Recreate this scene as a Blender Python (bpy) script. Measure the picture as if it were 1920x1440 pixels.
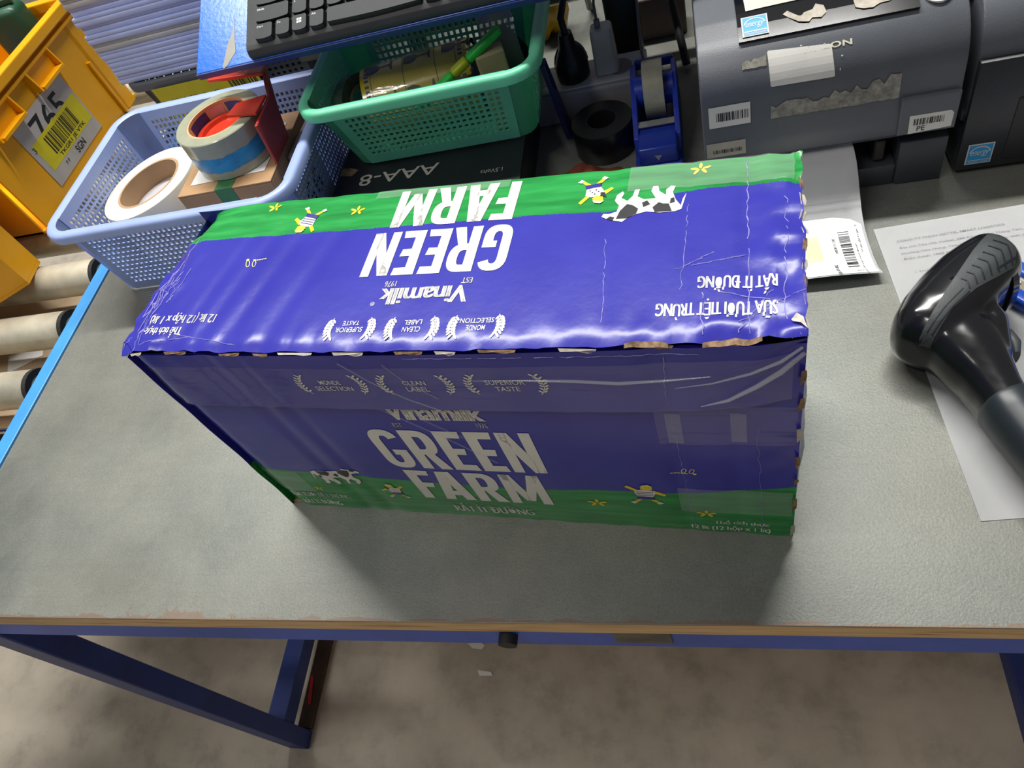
import bpy, bmesh, math, random
from math import sin, cos, pi, radians, sqrt, exp
from mathutils import Matrix, Vector, noise
from mathutils.bvhtree import BVHTree

for _o in list(bpy.data.objects):
    bpy.data.objects.remove(_o)
random.seed(7)
SC = bpy.context.scene
COL = SC.collection
HT = 0.76                                   # height of the steel bench top above the floor

# ------------------------------------------------------------------ camera
cam_d = bpy.data.cameras.new('camera')
cam_d.sensor_width = 36.0
cam_d.lens = 36.0 * 1368.18 / 1920.0
cam_d.clip_start = 0.01
cam = bpy.data.objects.new('camera', cam_d)
COL.objects.link(cam)
_rw = ((0.9583707116, 0.0938812192, -0.2696514338),
       (-0.0792384899, -0.8198553762, -0.5670612170),
       (-0.2743115761, 0.5648216345, -0.7782863743))
_m = Matrix.Identity(4)
for _i in range(3):
    _m[_i][0], _m[_i][1], _m[_i][2] = _rw[0][_i], -_rw[1][_i], -_rw[2][_i]
_m[0][3], _m[1][3], _m[2][3] = 0.3973, -0.1683, 1.3046
cam.matrix_world = _m
SC.camera = cam

# ------------------------------------------------------------------ world, lamps, exposure
world = bpy.data.worlds.new('hall_air')
SC.world = world
world.use_nodes = True
world.node_tree.nodes['Background'].inputs['Color'].default_value = (1.0, 0.96, 0.90, 1)
world.node_tree.nodes['Background'].inputs['Strength'].default_value = 0.14

def lamp(name, loc, sx, sy, watts, col, aim):
    d = bpy.data.lights.new(name, 'AREA')
    d.shape = 'RECTANGLE'; d.size = sx; d.size_y = sy; d.energy = watts; d.color = col
    o = bpy.data.objects.new(name, d); COL.objects.link(o)
    o.location = loc
    o.rotation_euler = (Vector(aim) - Vector(loc)).to_track_quat('-Z', 'Y').to_euler()
    return o
# the hall's ceiling tubes: the row beyond the bench throws the carton's and printers' shadows towards the photographer,
# the row over the near side lights the floor below the bench edge and the front of the mint basket under the shelf
lamp('ceiling_tube_row_back_offscreen', (-0.30, 1.45, 3.75), 2.9, 0.16, 180, (1.0, 0.985, 0.94), (-0.30, 1.25, 0.0))
lamp('ceiling_tube_row_front_offscreen', (-1.2, -0.60, 3.75), 2.0, 0.16, 45, (1.0, 0.97, 0.92), (-1.1, -0.50, 0.0))
VS = SC.view_settings
VS.view_transform = 'Standard'; VS.look = 'None'; VS.gamma = 1.0; VS.exposure = 0.0
VS.use_curve_mapping = False

# ------------------------------------------------------------------ materials
def lin(h):
    h = h.lstrip('#'); out = []
    for i in (0, 2, 4):
        v = int(h[i:i+2], 16) / 255
        out.append(v / 12.92 if v <= 0.04045 else ((v + 0.055) / 1.055) ** 2.4)
    return (*out, 1.0)

MATS = {}
class NT:
    def __init__(s, name):
        s.m = bpy.data.materials.new(name); s.m.use_nodes = True
        s.t = s.m.node_tree; s.n = s.t.nodes; s.b = s.n['Principled BSDF']
    def add(s, kind, **kw):
        nd = s.n.new('ShaderNode' + kind)
        for k, v in kw.items():
            setattr(nd, k, v)
        return nd
    def link(s, a, b): s.t.links.new(a, b)
    def val(s, sock, v): sock.default_value = v
    def coord(s, scale=(1, 1, 1), kind='Object'):
        tc = s.add('TexCoord'); mp = s.add('Mapping')
        s.link(tc.outputs[kind], mp.inputs['Vector']); mp.inputs['Scale'].default_value = scale
        return mp.outputs['Vector']
    def noise(s, vec, scale, detail=4, rough=0.55):
        nz = s.add('TexNoise'); nz.inputs['Scale'].default_value = scale
        nz.inputs['Detail'].default_value = detail; nz.inputs['Roughness'].default_value = rough
        s.link(vec, nz.inputs['Vector']); return nz.outputs['Fac']
    def ramp(s, fac, stops):
        r = s.add('ValToRGB'); e = r.color_ramp.elements
        while len(e) < len(stops): e.new(0.5)
        for i, (p, c) in enumerate(stops):
            e[i].position = p; e[i].color = lin(c) if isinstance(c, str) else c
        s.link(fac, r.inputs['Fac']); return r.outputs['Color']
    def mix(s, fac, a, b):
        m = s.add('Mix', data_type='RGBA')
        for sock, v in ((m.inputs[0], fac), (m.inputs[6], a), (m.inputs[7], b)):
            if isinstance(v, (int, float)): sock.default_value = v
            elif isinstance(v, tuple): sock.default_value = v
            elif isinstance(v, str): sock.default_value = lin(v)
            else: s.link(v, sock)
        return m.outputs[2]
    def math(s, op, a, b=0.0, clamp=False):
        m = s.add('Math', operation=op); m.use_clamp = clamp
        for sock, v in ((m.inputs[0], a), (m.inputs[1], b)):
            if isinstance(v, (int, float)): sock.default_value = v
            else: s.link(v, sock)
        return m.outputs[0]
    def bump(s, h, strength=0.3, dist=0.001):
        b = s.add('Bump'); b.inputs['Strength'].default_value = strength
        b.inputs['Distance'].default_value = dist
        s.link(h, b.inputs['Height']); s.link(b.outputs['Normal'], s.b.inputs['Normal'])
    def base(s, c):
        if isinstance(c, str): s.b.inputs['Base Color'].default_value = lin(c)
        else: s.link(c, s.b.inputs['Base Color'])
    def rm(s, rough, metal=0.0, spec=0.5):
        s.b.inputs['Roughness'].default_value = rough
        s.b.inputs['Metallic'].default_value = metal
        s.b.inputs['Specular IOR Level'].default_value = spec

def plain(name, c, rough=0.5, metal=0.0, var=0.06, scale=40, bump=0.0, bscale=300, spec=0.5, alpha=1.0, trans=0.0, coat=0.0):
    """one colour with a little procedural grain"""
    if name in MATS: return MATS[name]
    t = NT(name); v = t.coord()
    l = lin(c)
    dk = tuple(max(0, x * (1 - 2 * var)) for x in l[:3]) + (1,)
    lt = tuple(min(1, x * (1 + var)) for x in l[:3]) + (1,)
    t.base(t.ramp(t.noise(v, scale), [(0.3, dk), (0.7, lt)]))
    t.rm(rough, metal, spec)
    if bump: t.bump(t.noise(v, bscale, 2), bump)
    if alpha < 1: t.b.inputs['Alpha'].default_value = alpha
    if trans: t.b.inputs['Transmission Weight'].default_value = trans
    if coat: t.b.inputs['Coat Weight'].default_value = coat; t.b.inputs['Coat Roughness'].default_value = 0.14
    MATS[name] = t.m
    return t.m

# ------------------------------------------------------------------ mesh helpers
class B:
    """collects shapes; .obj() links them as ONE mesh object"""
    def __init__(s): s.bm = bmesh.new(); s.sm = False
    def _merge(s, tmp, mi=0, M=None):
        for f in tmp.faces: f.material_index = mi
        if M is not None: bmesh.ops.transform(tmp, matrix=M, verts=tmp.verts)
        me = bpy.data.meshes.new('tmp'); tmp.to_mesh(me); tmp.free()
        s.bm.from_mesh(me); bpy.data.meshes.remove(me); return s
    def box(s, lo, hi, bev=0.0, mi=0, M=None, seg=2):
        t = bmesh.new()
        c = [(a + b) / 2 for a, b in zip(lo, hi)]; d = [abs(b - a) for a, b in zip(lo, hi)]
        bmesh.ops.create_cube(t, size=1.0, matrix=Matrix.Translation(c) @ Matrix.Diagonal((*d, 1)))
        if bev: bmesh.ops.bevel(t, geom=t.edges[:], offset=min(bev, min(d) * 0.49), segments=seg, affect='EDGES', profile=0.5)
        return s._merge(t, mi, M)
    def prism(s, poly, z0, z1, bev=0.0, mi=0, M=None, seg=2):
        t = bmesh.new()
        vs = [t.verts.new((x, y, z0)) for x, y in poly]; f = t.faces.new(vs)
        r = bmesh.ops.extrude_face_region(t, geom=[f])
        for v in r['geom']:
            if isinstance(v, bmesh.types.BMVert): v.co.z = z1
        bmesh.ops.recalc_face_normals(t, faces=t.faces[:])
        if bev: bmesh.ops.bevel(t, geom=t.edges[:], offset=bev, segments=seg, affect='EDGES', profile=0.5)
        return s._merge(t, mi, M)
    def lathe(s, prof, n=32, M=None, mi=0, closed=False):
        t = bmesh.new(); rings = []
        for r, z in prof:
            rings.append([t.verts.new((r * cos(2 * pi * k / n), r * sin(2 * pi * k / n), z)) for k in range(n)] if r > 1e-6 else [t.verts.new((0, 0, z))])
        pairs = list(zip(rings, rings[1:])) + ([(rings[-1], rings[0])] if closed else [])
        for a, b in pairs:
            for k in range(n):
                q = [a[k % len(a)], a[(k + 1) % len(a)], b[(k + 1) % len(b)], b[k % len(b)]]
                q = list(dict.fromkeys(q))
                if len(q) > 2: t.faces.new(q)
        bmesh.ops.recalc_face_normals(t, faces=t.faces[:])
        return s._merge(t, mi, M)
    def cyl(s, p0, p1, r, n=20, mi=0, r1=None, M=None):
        p0, p1 = Vector(p0), Vector(p1); d = p1 - p0
        m = Matrix.Translation(p0) @ d.to_track_quat('Z', 'Y').to_matrix().to_4x4()
        if M is not None: m = M @ m
        r1 = r if r1 is None else r1
        return s.lathe([(0, 0), (r, 0), (r1, d.length), (0, d.length)], n, m, mi)
    def tube(s, pts, r, n=8, mi=0):
        pts = [Vector(p) for p in pts]; t = bmesh.new(); rings = []
        for i, p in enumerate(pts):
            d = (pts[min(i + 1, len(pts) - 1)] - pts[max(i - 1, 0)]).normalized()
            q = d.to_track_quat('Z', 'Y').to_matrix()
            rr = r[i] if isinstance(r, (list, tuple)) else r
            rings.append([t.verts.new(p + q @ Vector((rr * cos(2 * pi * k / n), rr * sin(2 * pi * k / n), 0))) for k in range(n)])
        for a, b in zip(rings, rings[1:]):
            for k in range(n): t.faces.new((a[k], a[(k + 1) % n], b[(k + 1) % n], b[k]))
        t.faces.new(rings[0][::-1]); t.faces.new(rings[-1])
        return s._merge(t, mi)
    def loft(s, rings, mi=0, cap=True, M=None):
        t = bmesh.new(); R = [[t.verts.new(p) for p in r] for r in rings]; n = len(R[0])
        for a, b in zip(R, R[1:]):
            for k in range(n): t.faces.new((a[k], a[(k + 1) % n], b[(k + 1) % n], b[k]))
        if cap: t.faces.new(R[0][::-1]); t.faces.new(R[-1])
        bmesh.ops.recalc_face_normals(t, faces=t.faces[:])
        return s._merge(t, mi, M)
    def grid(s, fn, us, vs, mi=0, thick=0.0, M=None):
        t = bmesh.new(); V = [[t.verts.new(fn(u, v)) for v in vs] for u in us]
        for i in range(len(us) - 1):
            for j in range(len(vs) - 1): t.faces.new((V[i][j], V[i + 1][j], V[i + 1][j + 1], V[i][j + 1]))
        if thick:
            bmesh.ops.solidify(t, geom=t.faces[:], thickness=thick)
        return s._merge(t, mi, M)
    def poly(s, pts, mi=0, M=None):
        t = bmesh.new(); t.faces.new([t.verts.new(p) for p in pts]); return s._merge(t, mi, M)
    def lattice(s, c00, c10, c11, c01, nu, nv, mu, mv, bar=0.38, th=0.0018, mi=0, skip=None):
        """perforated wall on the quad c00-c10-c11-c01: nu x nv square holes inside margins mu, mv (fractions)"""
        c00, c10, c11, c01 = map(Vector, (c00, c10, c11, c01))
        nrm = (c10 - c00).cross(c01 - c00).normalized() * th * 0.5
        def lines(n, m):
            L = [0.0]; st = (1 - 2 * m) / n
            for k in range(n): L += [m + st * (k + bar / 2), m + st * (k + 1 - bar / 2)]
            return L + [1.0]
        U, W = lines(nu, mu), lines(nv, mv)
        P = lambda u, v: (c00 * (1 - u) + c10 * u) * (1 - v) + (c01 * (1 - u) + c11 * u) * v
        t = bmesh.new()
        A = [[t.verts.new(P(u, v) + nrm) for v in W] for u in U]
        C = [[t.verts.new(P(u, v) - nrm) for v in W] for u in U]
        hole = lambda i, j: 0 <= i < len(U) - 1 and 0 <= j < len(W) - 1 and i % 2 == 1 and j % 2 == 1
        out = lambda i, j: not (0 <= i < len(U) - 1 and 0 <= j < len(W) - 1)
        for i in range(len(U) - 1):
            for j in range(len(W) - 1):
                if hole(i, j): continue
                t.faces.new((A[i][j], A[i + 1][j], A[i + 1][j + 1], A[i][j + 1]))
                t.faces.new((C[i][j], C[i][j + 1], C[i + 1][j + 1], C[i + 1][j]))
                for (a, b, ni, nj) in (((i, j), (i + 1, j), i, j - 1), ((i + 1, j), (i + 1, j + 1), i + 1, j), ((i + 1, j + 1), (i, j + 1), i, j + 1), ((i, j + 1), (i, j), i - 1, j)):
                    if hole(ni, nj) or out(ni, nj):
                        t.faces.new((A[a[0]][a[1]], C[a[0]][a[1]], C[b[0]][b[1]], A[b[0]][b[1]]))
        return s._merge(t, mi)
    def mesh(s, name, mats, smooth=None):
        me = bpy.data.meshes.new(name); s.bm.to_mesh(me); s.bm.free()
        for m in (mats if isinstance(mats, (list, tuple)) else [mats]): me.materials.append(m)
        if smooth is not None:
            me.polygons.foreach_set('use_smooth', [True] * len(me.polygons))
            me.set_sharp_from_angle(angle=radians(smooth))
        return me
    def obj(s, name, mats, parent=None, smooth=None, label=None):
        o = bpy.data.objects.new(name, s.mesh(name, mats, smooth)); COL.objects.link(o)
        if parent is not None: o.parent = parent
        if label: o['label'] = label
        return o

def thing(name, label, cat, loc=(0, 0, 0), rotz=0.0, group=None):
    o = bpy.data.objects.new(name, None); COL.objects.link(o)
    o.empty_display_size = 0.02
    o.location = loc; o.rotation_euler = (0, 0, rotz)
    return tag(o, label, cat, group)
def tag(o, label, cat, group=None, kind=None):
    if label: o['label'] = label
    if cat: o['category'] = cat
    if group: o['group'] = group
    if kind: o['kind'] = kind
    return o

# ------------------------------------------------------------------ flat print: lettering, bar codes, drawings
def glyphs(body, offset=0.0, spacing=1.0, shear=0.0):
    cu = bpy.data.curves.new('txt', 'FONT'); cu.body = body; cu.size = 1.0
    cu.offset = offset; cu.space_character = spacing; cu.shear = shear; cu.resolution_u = 3
    ob = bpy.data.objects.new('txt', cu); COL.objects.link(ob)
    dg = bpy.context.evaluated_depsgraph_get(); dg.update()
    me = bpy.data.meshes.new_from_object(ob.evaluated_get(dg))
    V = [(v.co.x, v.co.y) for v in me.vertices]; F = [list(p.vertices) for p in me.polygons]
    bpy.data.objects.remove(ob); bpy.data.curves.remove(cu); bpy.data.meshes.remove(me)
    return V, F
class Print:
    """2-D artwork in metres; .put() lays it on a surface given by fn(a, b, lift) -> point"""
    def __init__(s): s.bm = bmesh.new()
    def _add(s, V, F, mi, lift):
        vs = [s.bm.verts.new((x, y, lift)) for x, y in V]
        for f in F:
            try:
                fc = s.bm.faces.new([vs[i] for i in f]); fc.material_index = mi
            except ValueError: pass
    def text(s, body, cx, cy, w, h, mi=0, offset=0.0, spacing=1.0, shear=0.0, rot=0.0, lift=0.0, bold=0.0):
        """lettering fitted to a w x h box centred on cx, cy; bold draws it again to either side"""
        if bold:
            for k in (-1, -0.33, 0.33, 1): s.text(body, cx + k * bold * cos(rot), cy + k * bold * sin(rot), w - 2 * bold, h, mi, offset, spacing, shear, rot, lift)
            return s
        V, F = glyphs(body, offset, spacing, shear)
        x0, x1 = min(v[0] for v in V), max(v[0] for v in V); y0, y1 = min(v[1] for v in V), max(v[1] for v in V)
        sx = w / (x1 - x0); sy = h / (y1 - y0) if h else sx
        V = [((x - (x0 + x1) / 2) * sx, (y - (y0 + y1) / 2) * sy) for x, y in V]
        c, sn = cos(rot), sin(rot)
        s._add([(cx + x * c - y * sn, cy + x * sn + y * c) for x, y in V], F, mi, lift); return s
    def shape(s, pts, mi=0, lift=0.0, at=(0, 0), sc=1.0, rot=0.0, flip=False):
        c, sn = cos(rot), sin(rot); V = []
        for x, y in pts:
            x, y = x * sc * (-1 if flip else 1), y * sc
            V.append((at[0] + x * c - y * sn, at[1] + x * sn + y * c))
        t = bmesh.new(); f = t.faces.new([t.verts.new((x, y, 0)) for x, y in V])
        bmesh.ops.triangulate(t, faces=[f])
        t.verts.index_update()
        s._add([(v.co.x, v.co.y) for v in t.verts], [[v.index for v in fc.verts] for fc in t.faces], mi, lift); t.free(); return s
    def rect(s, x0, y0, x1, y1, mi=0, lift=0.0):
        s._add([(x0, y0), (x1, y0), (x1, y1), (x0, y1)], [[0, 1, 2, 3]], mi, lift); return s
    def ell(s, cx, cy, rx, ry, rot=0.0, mi=0, lift=0.0, n=12):
        return s.shape([(rx * cos(2 * pi * k / n), ry * sin(2 * pi * k / n)) for k in range(n)], mi, lift, (cx, cy), 1.0, rot)
    def line(s, pts, w, mi=0, lift=0.0):
        for (x0, y0), (x1, y1) in zip(pts, pts[1:]):
            d = Vector((x1 - x0, y1 - y0)); L = d.length
            if L < 1e-7: continue
            nx, ny = -d.y / L * w / 2, d.x / L * w / 2
            s._add([(x0 + nx, y0 + ny), (x0 - nx, y0 - ny), (x1 - nx, y1 - ny), (x1 + nx, y1 + ny)], [[0, 1, 2, 3]], mi, lift)
        return s
    def bars(s, x0, y0, w, h, n, mi=0, lift=0.0, seed=1, vertical=False):
        r = random.Random(seed); ws = [r.choice((1, 1, 2, 3)) for _ in range(2 * n - 1)]; u = (h if vertical else w) / sum(ws); p = 0
        for k, q in enumerate(ws):
            if k % 2 == 0:
                if vertical: s.rect(x0, y0 + p * u, x0 + w, y0 + (p + q) * u, mi, lift)
                else: s.rect(x0 + p * u, y0, x0 + (p + q) * u, y0 + h, mi, lift)
            p += q
        return s
    def cut(s, step):
        for ax in (0, 1):
            xs = [v.co[ax] for v in s.bm.verts]; k0, k1 = math.floor(min(xs) / step), math.ceil(max(xs) / step)
            no = (1, 0, 0) if ax == 0 else (0, 1, 0)
            for k in range(k0 + 1, k1):
                co = (k * step, 0, 0) if ax == 0 else (0, k * step, 0)
                bmesh.ops.bisect_plane(s.bm, geom=s.bm.verts[:] + s.bm.edges[:] + s.bm.faces[:], plane_co=co, plane_no=no, dist=1e-7)
        return s
    def put(s, name, fn, mats, parent, label=None):
        for v in s.bm.verts: v.co = fn(v.co.x, v.co.y, v.co.z)
        me = bpy.data.meshes.new(name); s.bm.to_mesh(me); s.bm.free()
        for m in (mats if isinstance(mats, (list, tuple)) else [mats]): me.materials.append(m)
        o = bpy.data.objects.new(name, me); COL.objects.link(o); o.parent = parent
        if label: o['label'] = label
        return o
def on(M):
    """surface map for a flat sticker: plane of matrix M, lifted along its normal"""
    return lambda a, b, l: M @ Vector((a, b, l))
def frame(o, x, y):
    x, y = Vector(x).normalized(), Vector(y).normalized(); z = x.cross(y).normalized(); y = z.cross(x)
    m = Matrix.Identity(4)
    for i in range(3): m[i][0], m[i][1], m[i][2], m[i][3] = x[i], y[i], z[i], o[i]
    return m
def clamp(x, a=0.0, b=1.0): return max(a, min(b, x))
def sstep(a, b, x):
    t = clamp((x - a) / (b - a)); return t * t * (3 - 2 * t)

# ================================================================== the setting: concrete floor
t = NT('concrete'); v = t.coord()
a = t.ramp(t.noise(v, 2.2, 6, 0.6), [(0.30, '#857c6f'), (0.52, '#b3aa9c'), (0.72, '#c9beac')])
b = t.ramp(t.noise(v, 14, 5, 0.65), [(0.34, '#7b7267'), (0.5, '#b3aa9c'), (0.75, '#cbc0b0')])
t.base(t.mix(0.35, a, b)); t.rm(0.62, 0, 0.35); t.bump(t.noise(v, 60, 6), 0.25, 0.002)
g = B(); g.grid(lambda u, w: (u, w, 0), [-10 + i for i in range(21)], [-8 + i for i in range(21)])
tag(g.obj('floor', t.m), None, None, kind='structure')

# ================================================================== steel topped work bench
t = NT('worn_steel'); v = t.coord()
br = t.noise(t.coord((4, 60, 1)), 3.0, 3)
big = t.noise(v, 4.2, 6, 0.66)
c1 = t.ramp(big, [(0.32, '#6c716d'), (0.5, '#838680'), (0.7, '#94958d')])
c2 = t.mix(t.math('MULTIPLY', br, 0.25), c1, '#676a65')
sp = t.add('SeparateXYZ'); t.link(v, sp.inputs[0])
dx = t.math('MULTIPLY', t.math('ADD', sp.outputs[0], 0.075), 9.0); dy = t.math('MULTIPLY', sp.outputs[1], 34.0)
rr = t.math('ADD', t.math('MULTIPLY', dx, dx), t.math('MULTIPLY', dy, dy))
rm_ = t.math('SUBTRACT', t.noise(v, 45, 6, 0.7), t.math('MULTIPLY', rr, 0.22))
edge = t.math('SUBTRACT', t.noise(t.coord((30, 90, 1)), 1.4, 4), t.math('MULTIPLY', sp.outputs[1], 75.0))
rust = t.math('MAXIMUM', t.math('GREATER_THAN', rm_, 0.50), t.math('GREATER_THAN', edge, 0.40))
spk = t.ramp(t.noise(v, 620, 2, 0.6), [(0.30, '#8c8c8c'), (0.52, '#d4d4d4'), (0.72, '#ffffff')])
mm = t.add('Mix', data_type='RGBA', blend_type='MULTIPLY'); mm.inputs[0].default_value = 0.34; t.link(c2, mm.inputs[6]); t.link(spk, mm.inputs[7])
scr = t.math('GREATER_THAN', t.noise(t.coord((3, 420, 1)), 2.0, 2), 0.71)
brn = t.ramp(t.noise(v, 3.1, 3), [(0.45, (0, 0, 0, 1)), (0.75, (0.30, 0.30, 0.30, 1))])
c3 = t.mix(brn, mm.outputs[2], '#7d7260')
c3 = t.mix(t.math('MULTIPLY', scr, 0.18), c3, '#4e504d')
t.base(t.mix(t.math('MULTIPLY', rust, 0.75), c3, '#7a6657'))
rg = t.add('MapRange'); t.link(big, rg.inputs[0]); rg.inputs[3].default_value = 0.34; rg.inputs[4].default_value = 0.52
t.link(rg.outputs[0], t.b.inputs['Roughness']); t.b.inputs['Metallic'].default_value = 0.35
t.bump(t.noise(v, 520, 3, 0.7), 0.20, 0.0006)
STEEL_TOP = t.m
t = NT('plywood_edge'); v = t.coord((6, 6, 160))
t.base(t.ramp(t.noise(v, 2.0, 4), [(0.28, '#5e3d2b'), (0.38, '#c49a66'), (0.6, '#e0bd8a'), (0.78, '#a9825a')])); t.rm(0.65); PLY = t.m
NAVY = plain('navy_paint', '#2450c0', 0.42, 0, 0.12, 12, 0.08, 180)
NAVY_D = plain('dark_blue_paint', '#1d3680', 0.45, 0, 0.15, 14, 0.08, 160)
BLACK = plain('black_plastic', '#17181b', 0.4)
RUB = plain('black_rubber', '#1b1b1c', 0.7)

X0, X1, Y1 = -0.398, 1.16, 1.06
tb = thing('work_bench', 'grey steel topped work bench on a blue painted metal frame', 'bench', (0, 0, 0))
B().box((X0, -0.001, HT - 0.0016), (X1, Y1, HT), 0.0005).obj('steel_top', STEEL_TOP, tb, label='worn grey steel sheet with rust along its front edge')
B().box((X0, 0.0, 0.7335), (X1, Y1, HT - 0.0016), 0.001).obj('plywood_board', PLY, tb, label='layered brown plywood edge')
B().box((X0 - 0.012, 0.003, 0.688), (X1, 0.040, 0.7335), 0.002).obj('front_rail', NAVY, tb)
B().box((X0, Y1 - 0.04, 0.688), (X1, Y1 - 0.002, 0.7335), 0.002).obj('back_rail', NAVY, tb)
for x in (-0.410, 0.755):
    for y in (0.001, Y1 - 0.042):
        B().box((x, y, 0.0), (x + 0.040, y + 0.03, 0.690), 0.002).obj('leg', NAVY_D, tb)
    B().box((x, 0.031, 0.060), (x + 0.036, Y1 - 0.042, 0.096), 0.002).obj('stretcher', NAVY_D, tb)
B().cyl((0.212, -0.006, 0.716), (0.212, 0.008, 0.716), 0.008, 16).obj('bolt', RUB, tb, 40)
g = B(); g.box((0.300, 0.0015, 0.703), (0.345, 0.004, 0.7335), 0.0008); g.obj('joint_plate', plain('rusty_plate', '#6e655a', 0.6, 0.2, 0.3, 30), tb)

g = B(); g.prism([(0.0, 0.0), (0.022, 0.004), (0.034, -0.002), (0.028, -0.010), (0.010, -0.008)], 0, 0.0025)
o = g.obj('paper_scrap', plain('scrap_white', '#d9d8d4', 0.8)); o.location = (-0.09, 0.193, 0.0005)
tag(o, 'small torn white scrap lying on the concrete below the bench front rail', 'scrap')
g = B(); g.prism([(0.0, 0.0), (0.026, -0.003), (0.03, -0.009), (0.005, -0.010)], 0, 0.0025)
o = g.obj('paper_scrap', plain('scrap_white', '#d9d8d4', 0.8)); o.location = (-0.065, 0.147, 0.0005)
tag(o, 'narrow white scrap lying further out on the open concrete floor', 'scrap')
g = B(); g.prism([(0.0, 0.0), (0.006, 0.0), (0.014, -0.05), (0.008, -0.052)], 0, 0.002)
o = g.obj('plastic_strip', plain('red_plastic', '#c02a2c', 0.4)); o.location = (-0.394, 0.125, 0.0121)
tag(o, 'thin red plastic strip lying beside the bench leg', 'strip')
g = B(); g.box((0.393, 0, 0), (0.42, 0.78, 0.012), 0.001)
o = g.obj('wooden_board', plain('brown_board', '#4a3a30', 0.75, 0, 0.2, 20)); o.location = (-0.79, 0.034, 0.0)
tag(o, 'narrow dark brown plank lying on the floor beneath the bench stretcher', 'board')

# ================================================================== roller conveyor along the bench end
SKY = plain('light_blue_paint', '#3f93d6', 0.38, 0, 0.06, 25, 0.05, 200)
ROLL = plain('galvanised_roller', '#c9c4b2', 0.42, 0.35, 0.18, 16, 0.08, 120)
cv = thing('roller_conveyor', 'roller conveyor with grey steel rollers and a light blue side rail', 'conveyor', (-0.66, 0.5, 0))
def cl(x, y, z): return (x + 0.66, y - 0.5, z)
g = B(); g.box(cl(-0.419, -0.35, 0.665), cl(-0.4105, 1.4, 0.757)); g.box(cl(-0.4185, -0.35, 0.7545), cl(-0.3985, 1.4, 0.7625), 0.001)
g.obj('side_rail', SKY, cv)
B().box(cl(-1.010, -0.35, 0.665), cl(-1.000, 1.4, 0.757), 0.001).obj('side_rail', SKY, cv)
for x in (-1.005, -0.455):
    for y in (-0.2, 1.2):
        B().box(cl(x, y, 0.0), cl(x + 0.035, y + 0.035, 0.665), 0.002).obj('leg', NAVY_D, cv)
B().box(cl(-1.000, 0.52, 0.60), cl(-0.419, 0.56, 0.64), 0.002).obj('cross_member', NAVY_D, cv)
ry = [-0.195 + 0.1035 * k for k in range(15)]
for k, y in enumerate(ry):
    r = B(); r.cyl(cl(-0.985, y, 0.7085), cl(-0.4785, y, 0.7085), 0.0262, 28)
    ro = r.obj('roller', ROLL, cv, 40)
    r = B(); r.lathe([(0.0185, 0.0), (0.027, 0.0), (0.027, 0.007), (0.0185, 0.007)], 28, Matrix.Translation(cl(-0.4830, y, 0.7085)) @ Matrix.Rotation(pi / 2, 4, 'Y'), 0, True)
    r.obj('rubber_ring', RUB, ro, 40)
    r = B(); r.cyl(cl(-0.4800, y, 0.7085), cl(-0.4745, y, 0.7085), 0.0175, 20)
    r.obj('bearing_cap', plain('bearing_steel', '#7d8380', 0.4, 0.5), ro, 40)
    r = B(); r.cyl(cl(-0.4745, y, 0.7085), cl(-0.4190, y, 0.7085), 0.0055, 12); r.cyl(cl(-1.000, y, 0.7085), cl(-0.985, y, 0.7085), 0.0055, 12)
    r.obj('axle', plain('axle_steel', '#8e938a', 0.35, 0.7), ro, 40)

KRAFT = plain('kraft_card', '#b08a62', 0.75, 0, 0.10, 18)
KRAFT_L = plain('pale_kraft_card', '#b7a083', 0.75, 0, 0.08, 12)
B().box(cl(-1.000, 0.06, 0.610), cl(-0.419, 0.09, 0.640), 0.002).obj('cross_member', NAVY_D, cv)
for k, (y0, y1, lab) in enumerate(((0.052, 0.300, 'flattened brown cardboard sheet lying below the rollers in front of the other sheet'), (0.306, 0.566, 'flattened brown cardboard sheet lying below the rollers under the yellow crate'))):
    B_ = B(); B_.box((-0.225, 0, 0), (0.225, y1 - y0, 0.006), 0.001); o = B_.obj('cardboard_sheet', KRAFT_L); o.location = (-0.695, y0, 0.6405); tag(o, lab, 'cardboard')
B().box(cl(-1.000, 0.30, 0.610), cl(-0.419, 0.316, 0.640), 0.002).obj('cross_member', NAVY_D, cv)
g = B(); g.box((-0.03, -0.02, 0), (0.03, 0.02, 0.0008)); o = g.obj('paper_note', plain('paper_white', '#e4e4e2', 0.8)); o.location = (-0.64, 0.44, 0.6468); o.rotation_euler = (0, 0, 0.5)
tag(o, 'small white slip of paper on the cardboard under the rollers', 'paper')

# ================================================================== the milk carton
CL, CD, CH, FZ = 0.442, 0.1373, 0.2421, 0.1795          # length, depth, height, lower edge of the lid flap
def wr(u, v, s, seed): return noise.noise((u * s + seed, v * s - seed, seed * 1.7))
FOLDS = [(0.338, 0.011, 0.0011, -0.06), (0.379, 0.006, 0.0009, 0.0), (0.414, 0.009, 0.0012, 0.0), (0.431, 0.006, 0.0008, 0.03),
         (0.118, 0.010, 0.0007, 0.28), (0.088, 0.009, 0.0009, 0.26), (0.066, 0.007, 0.0008, 0.24), (0.049, 0.006, 0.0008, 0.2), (0.215, 0.012, 0.0003, 0.1), (0.262, 0.014, 0.0003, 0.05)]
def fold(u, v):
    z = 0.0
    for u0, w, a, sl in FOLDS:
        z -= a * max(0.0, 1 - abs(u - (u0 + sl * v)) / w)
    return z
def rag(u, v):
    """how battered the sheet is here: strongest along its two ends and front corners"""
    return max(sstep(0.045, 0.0, u), sstep(0.395, 0.442, u) * 0.8, sstep(0.022, 0.0, v) * (0.35 + 0.65 * max(sstep(0.10, 0.0, u), sstep(0.33, 0.44, u))))
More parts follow.
